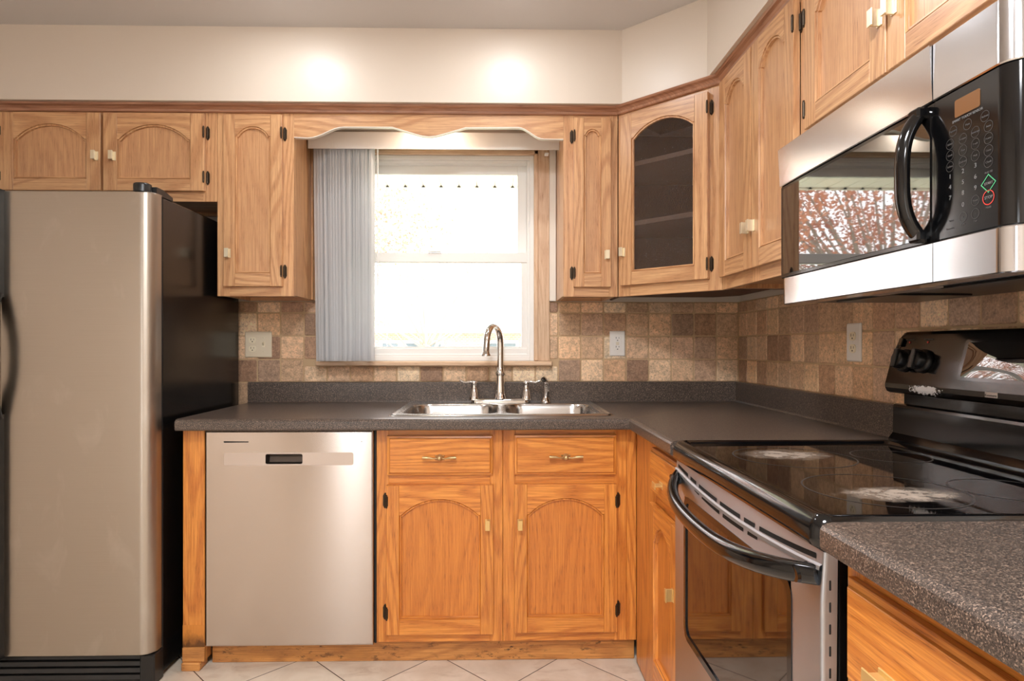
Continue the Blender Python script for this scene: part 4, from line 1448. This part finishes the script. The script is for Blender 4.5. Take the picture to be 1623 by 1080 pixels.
keys = [('Popcorn', 1.026, 1.528), ('Pizza', .994, 1.528), ('Reheat', .958, 1.528),
        ('Baked', 1.033, 1.508), ('Frozen', 1.004, 1.508), ('Beverage', .9775, 1.510), ('Auto', .951, 1.510),
        ('Cook', 1.033, 1.489), ('Plate', 1.004, 1.489), ('Fresh', .9775, 1.491), ('Power', .951, 1.491),
        ('Soften', 1.033, 1.470), ('Defrost', 1.004, 1.470), ('Melt', .9775, 1.472), ('Timer', .951, 1.472), ('Clock', .951, 1.454)]
for s, y, z in keys:
    oring(y, z, .0088, .0006)
    lab(s, y, z, .0046)
for s, y, z in (('Reset', .9775, 1.400), ('+', 1.004, 1.379), ('-', .9775, 1.379)):
    oring(y, z, .0084, .0006); lab(s, y, z, .0046)
ml(m.build('key_outline', 'legend_dim', cp))
for i, s in enumerate('123456789'):
    lab(s, KY[i % 3], 1.453 - .018 * (i // 3) + .0015 * (i % 3), .0105, 'legend', 'number_key')
lab('0', KY[1], 1.399, .0105, 'legend', 'number_key')
lab('Add 30', .951, 1.438, .005); lab('Vent', 1.030, 1.378, .005); lab('Light', 1.004, 1.367, .0045); lab('Fan', .9775, 1.367, .0045); lab('Hold', .951, 1.383, .0050); lab('Turntable', 1.033, 1.365, .0042)
m = MB()
cy, cz = .951, 1.4205
def diamond(r): return [(cy + r * 1.02, cz), (cy, cz + r), (cy - r * 1.02, cz), (cy, cz - r)]
a, b = diamond(.0150), diamond(.0128)
for i in range(4):
    k = (i + 1) % 4
    m.face([(fx - .0003, *a[i]), (fx - .0003, *a[k]), (fx - .0003, *b[k]), (fx - .0003, *b[i])])
ml(m.build('start_key', 'green', cp)); lab('START', cy, cz, .0056, 'legend')
m = MB(); oring(.951, 1.3985, .0118, .0015, fx - .0003)
ml(m.build('stop_key', 'red', cp)); lab('STOP', .951, 1.3985, .0066, 'legend')
m = MB()
m.box(MX + .05, 1.12, MY0 + .01, MY1 - .01, MZ0 + .006, MZ0 + .0118, .001)
m.box(MX + .11, 1.06, MY0 + .08, MY0 + .30, MZ0 + .002, MZ0 + .006, .001); m.box(MX + .11, 1.06, MY1 - .30, MY1 - .08, MZ0 + .002, MZ0 + .006, .001)
ml(m.build('grease_filter', 'black_plastic', mw))
m = MB(); m.box(MX + .06, MX + .10, 1.18, 1.38, MZ0 + .002, MZ0 + .006, .001); ml(m.build('lamp_lens', 'gasket', mw))

# ------------------------------------------------------------------ blinds
bl = thing('vertical_blind', 'white vertical blind drawn to the left of the sink window', 'blind', (-.277, 2.76, 1.10))
def bloc(o): return loc0(o, bl)
m = MB()
m.prism([(2.7135, 2.030), (2.7135, 2.102), (2.716, 2.104), (2.80, 2.104), (2.80, 2.095), (2.7225, 2.095), (2.7225, 2.038), (2.7185, 2.030)], 0, -.8235, .2745)
m.box(-.8235, .2745, 2.745, 2.78, 2.062, 2.095, .002, 'x')
bloc(m.build('headrail', 'vinyl', bl))
NS = 22
for k in range(NS):
    x = -.803 + .0119 * k
    ang = R(93 + random.uniform(-5, 5))
    m = MB()
    rows = []
    for iz in range(7):
        z = 1.1005 + (2.050 - 1.1005) * iz / 6
        drift = .012 * (1 - iz / 6) * (1 - k / NS)
        rows.append([(x + drift + math.cos(ang) * q + math.sin(ang) * .0085 * math.cos(q / .0445 * PI / 2) + .0011 * math.sin(3 * z + k), 2.766 + math.sin(ang) * q, z) for q in [-.0445 + .089 * j / 8 for j in range(9)]])
    m.grid(rows, False, True)
    bloc(m.build('slat', 'slat', bl))
m = MB()
m.tube([(-.5245, 2.735, 2.055), (-.5245, 2.735, 2.02)], .0042, 10)
m.tube([(-.5245, 2.735, 2.025), (-.5243, 2.735, 1.73), (-.524, 2.735, 1.432)], .0030, 10)
bloc(m.build('wand', 'vinyl', bl))
m = MB(); m.box(.215, .232, 2.76, 2.79, 2.0245, 2.0315, .001); bloc(m.build('end_clip', 'vinyl', bl))

# ------------------------------------------------------------------ outlets
def recept(parent, x, z, mat, y):
    m = MB()
    m.prism([(b, a) for a, b in rrect(x - .0165, x + .0165, z - .0135, z + .0135, .011, 6)], 1, y - .0022, y)
    r_ = m.build('receptacle', mat, parent)
    m = MB()
    m.box(x - .0075, x - .0055, y - .0026, y - .002, z - .001, z + .008); m.box(x + .0055, x + .0072, y - .0026, y - .002, z, z + .007)
    m.lathe([(0, -.0026), (.0026, -.0026), (.0026, -.0020)], (x, y, z - .0068), 'y', 12)
    m.build('socket_slot', 'dark_slot', r_)
def plate(name, label, loc, rz, w_, h_, mat, cat='outlet'):
    t = thing(name, label, cat, loc, rz)
    m = MB()
    rows = [[(p[0], y, p[1]) for p in rrect(-w_ / 2 + s_, w_ / 2 - s_, -h_ / 2 + s_, h_ / 2 - s_, .004, 3)] for s_, y in ((0, 0), (0, -.003), (.003, -.0062), (.005, -.0066))]
    m.grid(rows, True, False); m.face(rows[-1])
    m.build('cover_plate', mat, t)
    return t
yo = WY1 - .009
t = plate('wall_outlet', 'double ivory wall plate with socket and light switch beside the refrigerator', (-1.0935, yo, 1.174), 0, .122, .119, 'plate_ivory')
recept(t, -.0255, .0195, 'ivory', -.0066); recept(t, -.0255, -.0195, 'ivory', -.0066)
m = MB(); m.box(.018, .030, -.0075, -.0066, -.013, .013, .0005); m.prism([(-.0072, -.006), (-.017, .008), (-.014, .012), (-.0072, .008)], 0, .020, .028)
m.build('toggle_switch', 'ivory', t)
m = MB()
for zz in (-.031, .031): m.lathe([(0, -.0078), (.002, -.0076), (.0028, -.0066)], (.024, 0, zz), 'y', 10)
m.build('screw', 'plate_ivory', t)
t = plate('wall_outlet', 'white grounded safety outlet on the tiles right of the window', (.559, yo, 1.1785), 0, .071, .116, 'plate_white')
m = MB(); m.box(-.0165, .0165, -.0082, -.0064, -.0335, .0335, .001); r_ = m.build('receptacle', 'plate_white', t)
m = MB()
for zc in (.020, -.021):
    m.box(-.0078, -.0055, -.0088, -.008, zc + .002, zc + .010); m.box(.0055, .0076, -.0088, -.008, zc + .003, zc + .009); m.lathe([(0, -.0088), (.0025, -.0088), (.0025, -.008)], (0, 0, zc - .0055), 'y', 10)
m.build('socket_slot', 'dark_slot', r_)
m = MB(); m.box(-.007, .007, -.0095, -.008, .0005, .0065, .0008); m.box(-.007, .007, -.0095, -.008, -.0070, -.001, .0008); m.build('test_button', 'plate_ivory', r_)
m = MB()
for zz in (-.048, .048): m.lathe([(0, -.0076), (.002, -.0074), (.0028, -.0066)], (0, 0, zz), 'y', 10)
m.build('screw', 'plate_white', t)
t = plate('wall_outlet', 'white duplex outlet on the right wall tiles beside the range', (WX1 - .009, 1.9215, 1.178), R(-90), .076, .121, 'plate_white')
recept(t, 0, .0195, 'ivory', -.0066); recept(t, 0, -.0195, 'ivory', -.0066)
m = MB(); m.lathe([(0, -.0076), (.002, -.0074), (.0028, -.0066)], (0, 0, 0), 'y', 10); m.build('screw', 'plate_white', t)

# ------------------------------------------------------------------ ceiling lights and added fill lamps
def ceiling_lamp(x, y, label, k=1.0, mat='lamp'):
    t = thing('ceiling_or_fill_light', label, 'light', (x, y, CEIL), 0, 'round ceiling lights')
    m = MB(); m.lathe([(.080 * k + .02, 0), (.080 * k + .02, -.006), (.080 * k + .012, -.012), (.080 * k, -.013)], (0, 0, 0), 'z', 32); m.build('trim_ring', 'vinyl', t)
    m = MB(); m.lathe([(.080 * k, -.0125), (.070 * k, -.019), (.04 * k, -.0225), (0, -.0235)], (0, 0, 0), 'z', 32); m.build('diffuser', mat, t)
for x, y, lb in ((.055, 2.136, 'round ceiling light nearest the window soffit on the right'), (-.78, 2.136, 'round ceiling light nearest the window soffit on the left')):
    ceiling_lamp(x, y, lb)
for x, y, lb in ((-.10, .35, 'large unseen fill lamp added on the ceiling over the middle of the kitchen floor'), (-.2, -1.2, 'large unseen fill lamp added on the ceiling in the rear part of the room')):
    ceiling_lamp(x, y, lb, 2.6, 'lamp_fill')  # unseen lamps added to fill the room with light
t = thing('puck_light', 'small round lamp hidden behind the scalloped valance', 'light', (-.278, 2.655, SOF))
m = MB(); m.lathe([(.052, 0), (.052, -.012), (.046, -.018), (.042, -.018)], (0, 0, 0), 'z', 24); m.build('housing', 'vinyl', t)
m = MB(); m.lathe([(.042, -.0178), (.03, -.021), (0, -.022)], (0, 0, 0), 'z', 24); m.build('lens', 'puck', t)

# ------------------------------------------------------------------ outdoors
def leafmat(name, a, b):
    tt = NT(name)
    at = tt.n('ObjectInfo')
    geo = tt.n('NewGeometry')
    n = tt.noise(geo.outputs['Position'], 2.2, 2.0)
    c = tt.mixc(tt.ramp(n, [(.35, 0.0), (.65, 1.0)]), a, b)
    d = tt.n('BsdfDiffuse'); tr = tt.n('BsdfTranslucent'); mx = tt.n('MixShader')
    tt.l(c, d.inputs[0]); tt.l(c, tr.inputs[0]); mx.inputs[0].default_value = .35
    tt.l(d.outputs[0], mx.inputs[1]); tt.l(tr.outputs[0], mx.inputs[2]); tt.l(mx.outputs[0], tt.out.inputs[0])
    return tt.m
M['leaf_red'] = leafmat('copper_leaves', rgb(168, 116, 102), rgb(210, 152, 122))
M['leaf_green'] = leafmat('spring_leaves', rgb(160, 190, 110), rgb(196, 214, 140))
M['bark'] = plain('grey_bark', rgb(150, 136, 124), .9)
M['lawn'] = plain('lawn', rgb(168, 172, 148), .95)
M['brickp'] = None
def brickm():
    tt = NT('pale_brick')
    b = tt.n('TexBrick')
    tt.l(tt.mapping(tt.obj(), (1, 1, 1), rot=(R(90), 0, 0)), b.inputs['Vector'])
    b.inputs['Scale'].default_value = 4.0
    b.inputs['Color1'].default_value = rgb(186, 140, 120); b.inputs['Color2'].default_value = rgb(204, 160, 138); b.inputs['Mortar'].default_value = rgb(210, 200, 190)
    tt.bsdf(b.outputs['Color'], .9)
    return tt.m
M['brickp'] = brickm()
M['shingle'] = plain('grey_shingle', rgb(170, 164, 160), .9)
M['winglass'] = plain('far_window_glass', rgb(90, 100, 108), .1)
m = MB(); m.box(-40, 40, WY1 + .16, 60, -1.1, -1.0); struct(m.build('ground_lawn', 'lawn'), 'lawn beyond the sink window')
# eave soffit with pan seams
ev = struct(empty('roof_eave', (0, 0, 0)), 'white vinyl eave outside the window')
m = MB()
pitch = .1125
k = 0
x = -2.6
while x < 2.2:
    m.box(x + .002, x + pitch - .002, WY1 + .145, 3.905, 2.178, 2.19, .004, 'y'); x += pitch
m.box(-2.7, 2.3, WY1 + .145, 3.93, 2.192, 2.21)
m.build('soffit_panel', 'trimw', ev)
m = MB(); m.box(-2.7, 2.3, 3.906, 3.93, 2.166, 2.30, .002, 'x'); m.build('fascia', 'trimw', ev)
m = MB()
x = -2.6
while x < 2.2:
    m.prism([(2.1665, x - .012), (2.1665, x + .012), (2.180, x)], 1, 3.898, 3.9055); x += pitch
m.build('seam_notch', 'dark_slot', ev)

def tree(name, label, x, y, zg, trunk_h, r, crown_c, crown_r, nleaf, ls, leaf, seed, nb=26):
    rnd = random.Random(seed)
    t = thing(name, label, 'tree', (x, y, zg))
    m = MB()
    m.tube([(0, 0, 0), (.03, .02, trunk_h * .5), (0, 0, trunk_h)], [r, r * .8, r * .65], 10)
    c = Vector(crown_c)
    tips = []
    for i in range(nb):
        a = rnd.uniform(0, 2 * PI); e = rnd.uniform(-.35, 1.0)
        q = rnd.uniform(.6, 1.0)
        tip = c + Vector((math.cos(a) * math.cos(e) * crown_r[0] * q, math.sin(a) * math.cos(e) * crown_r[1] * q, math.sin(e) * crown_r[2] * q))
        base = Vector((0, 0, trunk_h * rnd.uniform(.6, 1.0)))
        mid = base.lerp(tip, .5) + Vector((rnd.uniform(-.2, .2), rnd.uniform(-.2, .2), .15))
        m.tube([base, mid, tip], [r * .20, r * .10, r * .03], 6, 0, False)
        tips.append((base, mid, tip))
    m.build('trunk', 'bark', t)
    f = MB()
    for i in range(nleaf):
        b_, md_, tp_ = rnd.choice(tips)
        k = rnd.uniform(.35, 1.05)
        p = md_.lerp(tp_, k) + Vector((rnd.gauss(0, .22), rnd.gauss(0, .22), rnd.gauss(0, .18)))
        u = Vector((rnd.gauss(0, 1), rnd.gauss(0, 1), rnd.gauss(0, 1))).normalized()
        v = u.cross(Vector((rnd.gauss(0, 1), rnd.gauss(0, 1), rnd.gauss(0, 1)))).normalized()
        s_ = ls * rnd.uniform(.6, 1.3)
        f.face([p - u * s_, p + v * s_ * .55, p + u * s_, p - v * s_ * .55])
    f.build('foliage', leaf, t)
    return t
tree('maple_tree', 'copper leaved tree outside the upper window sash', -4.4, 9.2, -1.0, 2.6, .16, (0.4, 0, 4.6), (3.6, 2.6, 2.3), 20000, .036, 'leaf_red', 3, 60)
tree('garden_tree', 'budding tree with pale forked trunk seen through the lower sash', -1.75, 15.5, -1.0, 2.2, .13, (0, 0, 3.2), (3.2, 2.4, 2.4), 2500, .035, 'leaf_green', 5, 26)
hs = thing('neighbour_house', 'pale brick house with white framed windows beyond the lawn', 'house', (-1, 21, -1.0))
m = MB(); m.box(-9, 8, 0, 5, 0, 2.75); m.build('wall', 'brickp', hs)
m = MB(); m.prism([(-.5, 2.75), (2.5, 4.9), (5.5, 2.75), (5.5, 2.6), (-.5, 2.6)], 0, -9.4, 8.4); m.build('roof', 'shingle', hs)
for xc, wd in ((-5.5, 1.0), (-2.6, .55), (-1.9, .55), (-1.15, .55), (1.2, .9), (3.2, .9)):
    m = MB(); ringbox(m, xc - wd / 2 - .08, xc + wd / 2 + .08, .9, 2.35, .09, -.06, .01); wf = m.build('window', 'vinyl', hs)
    m = MB(); m.box(xc - wd / 2, xc + wd / 2, -.012, -.002, .95, 2.3); m.build('pane', 'winglass', wf)
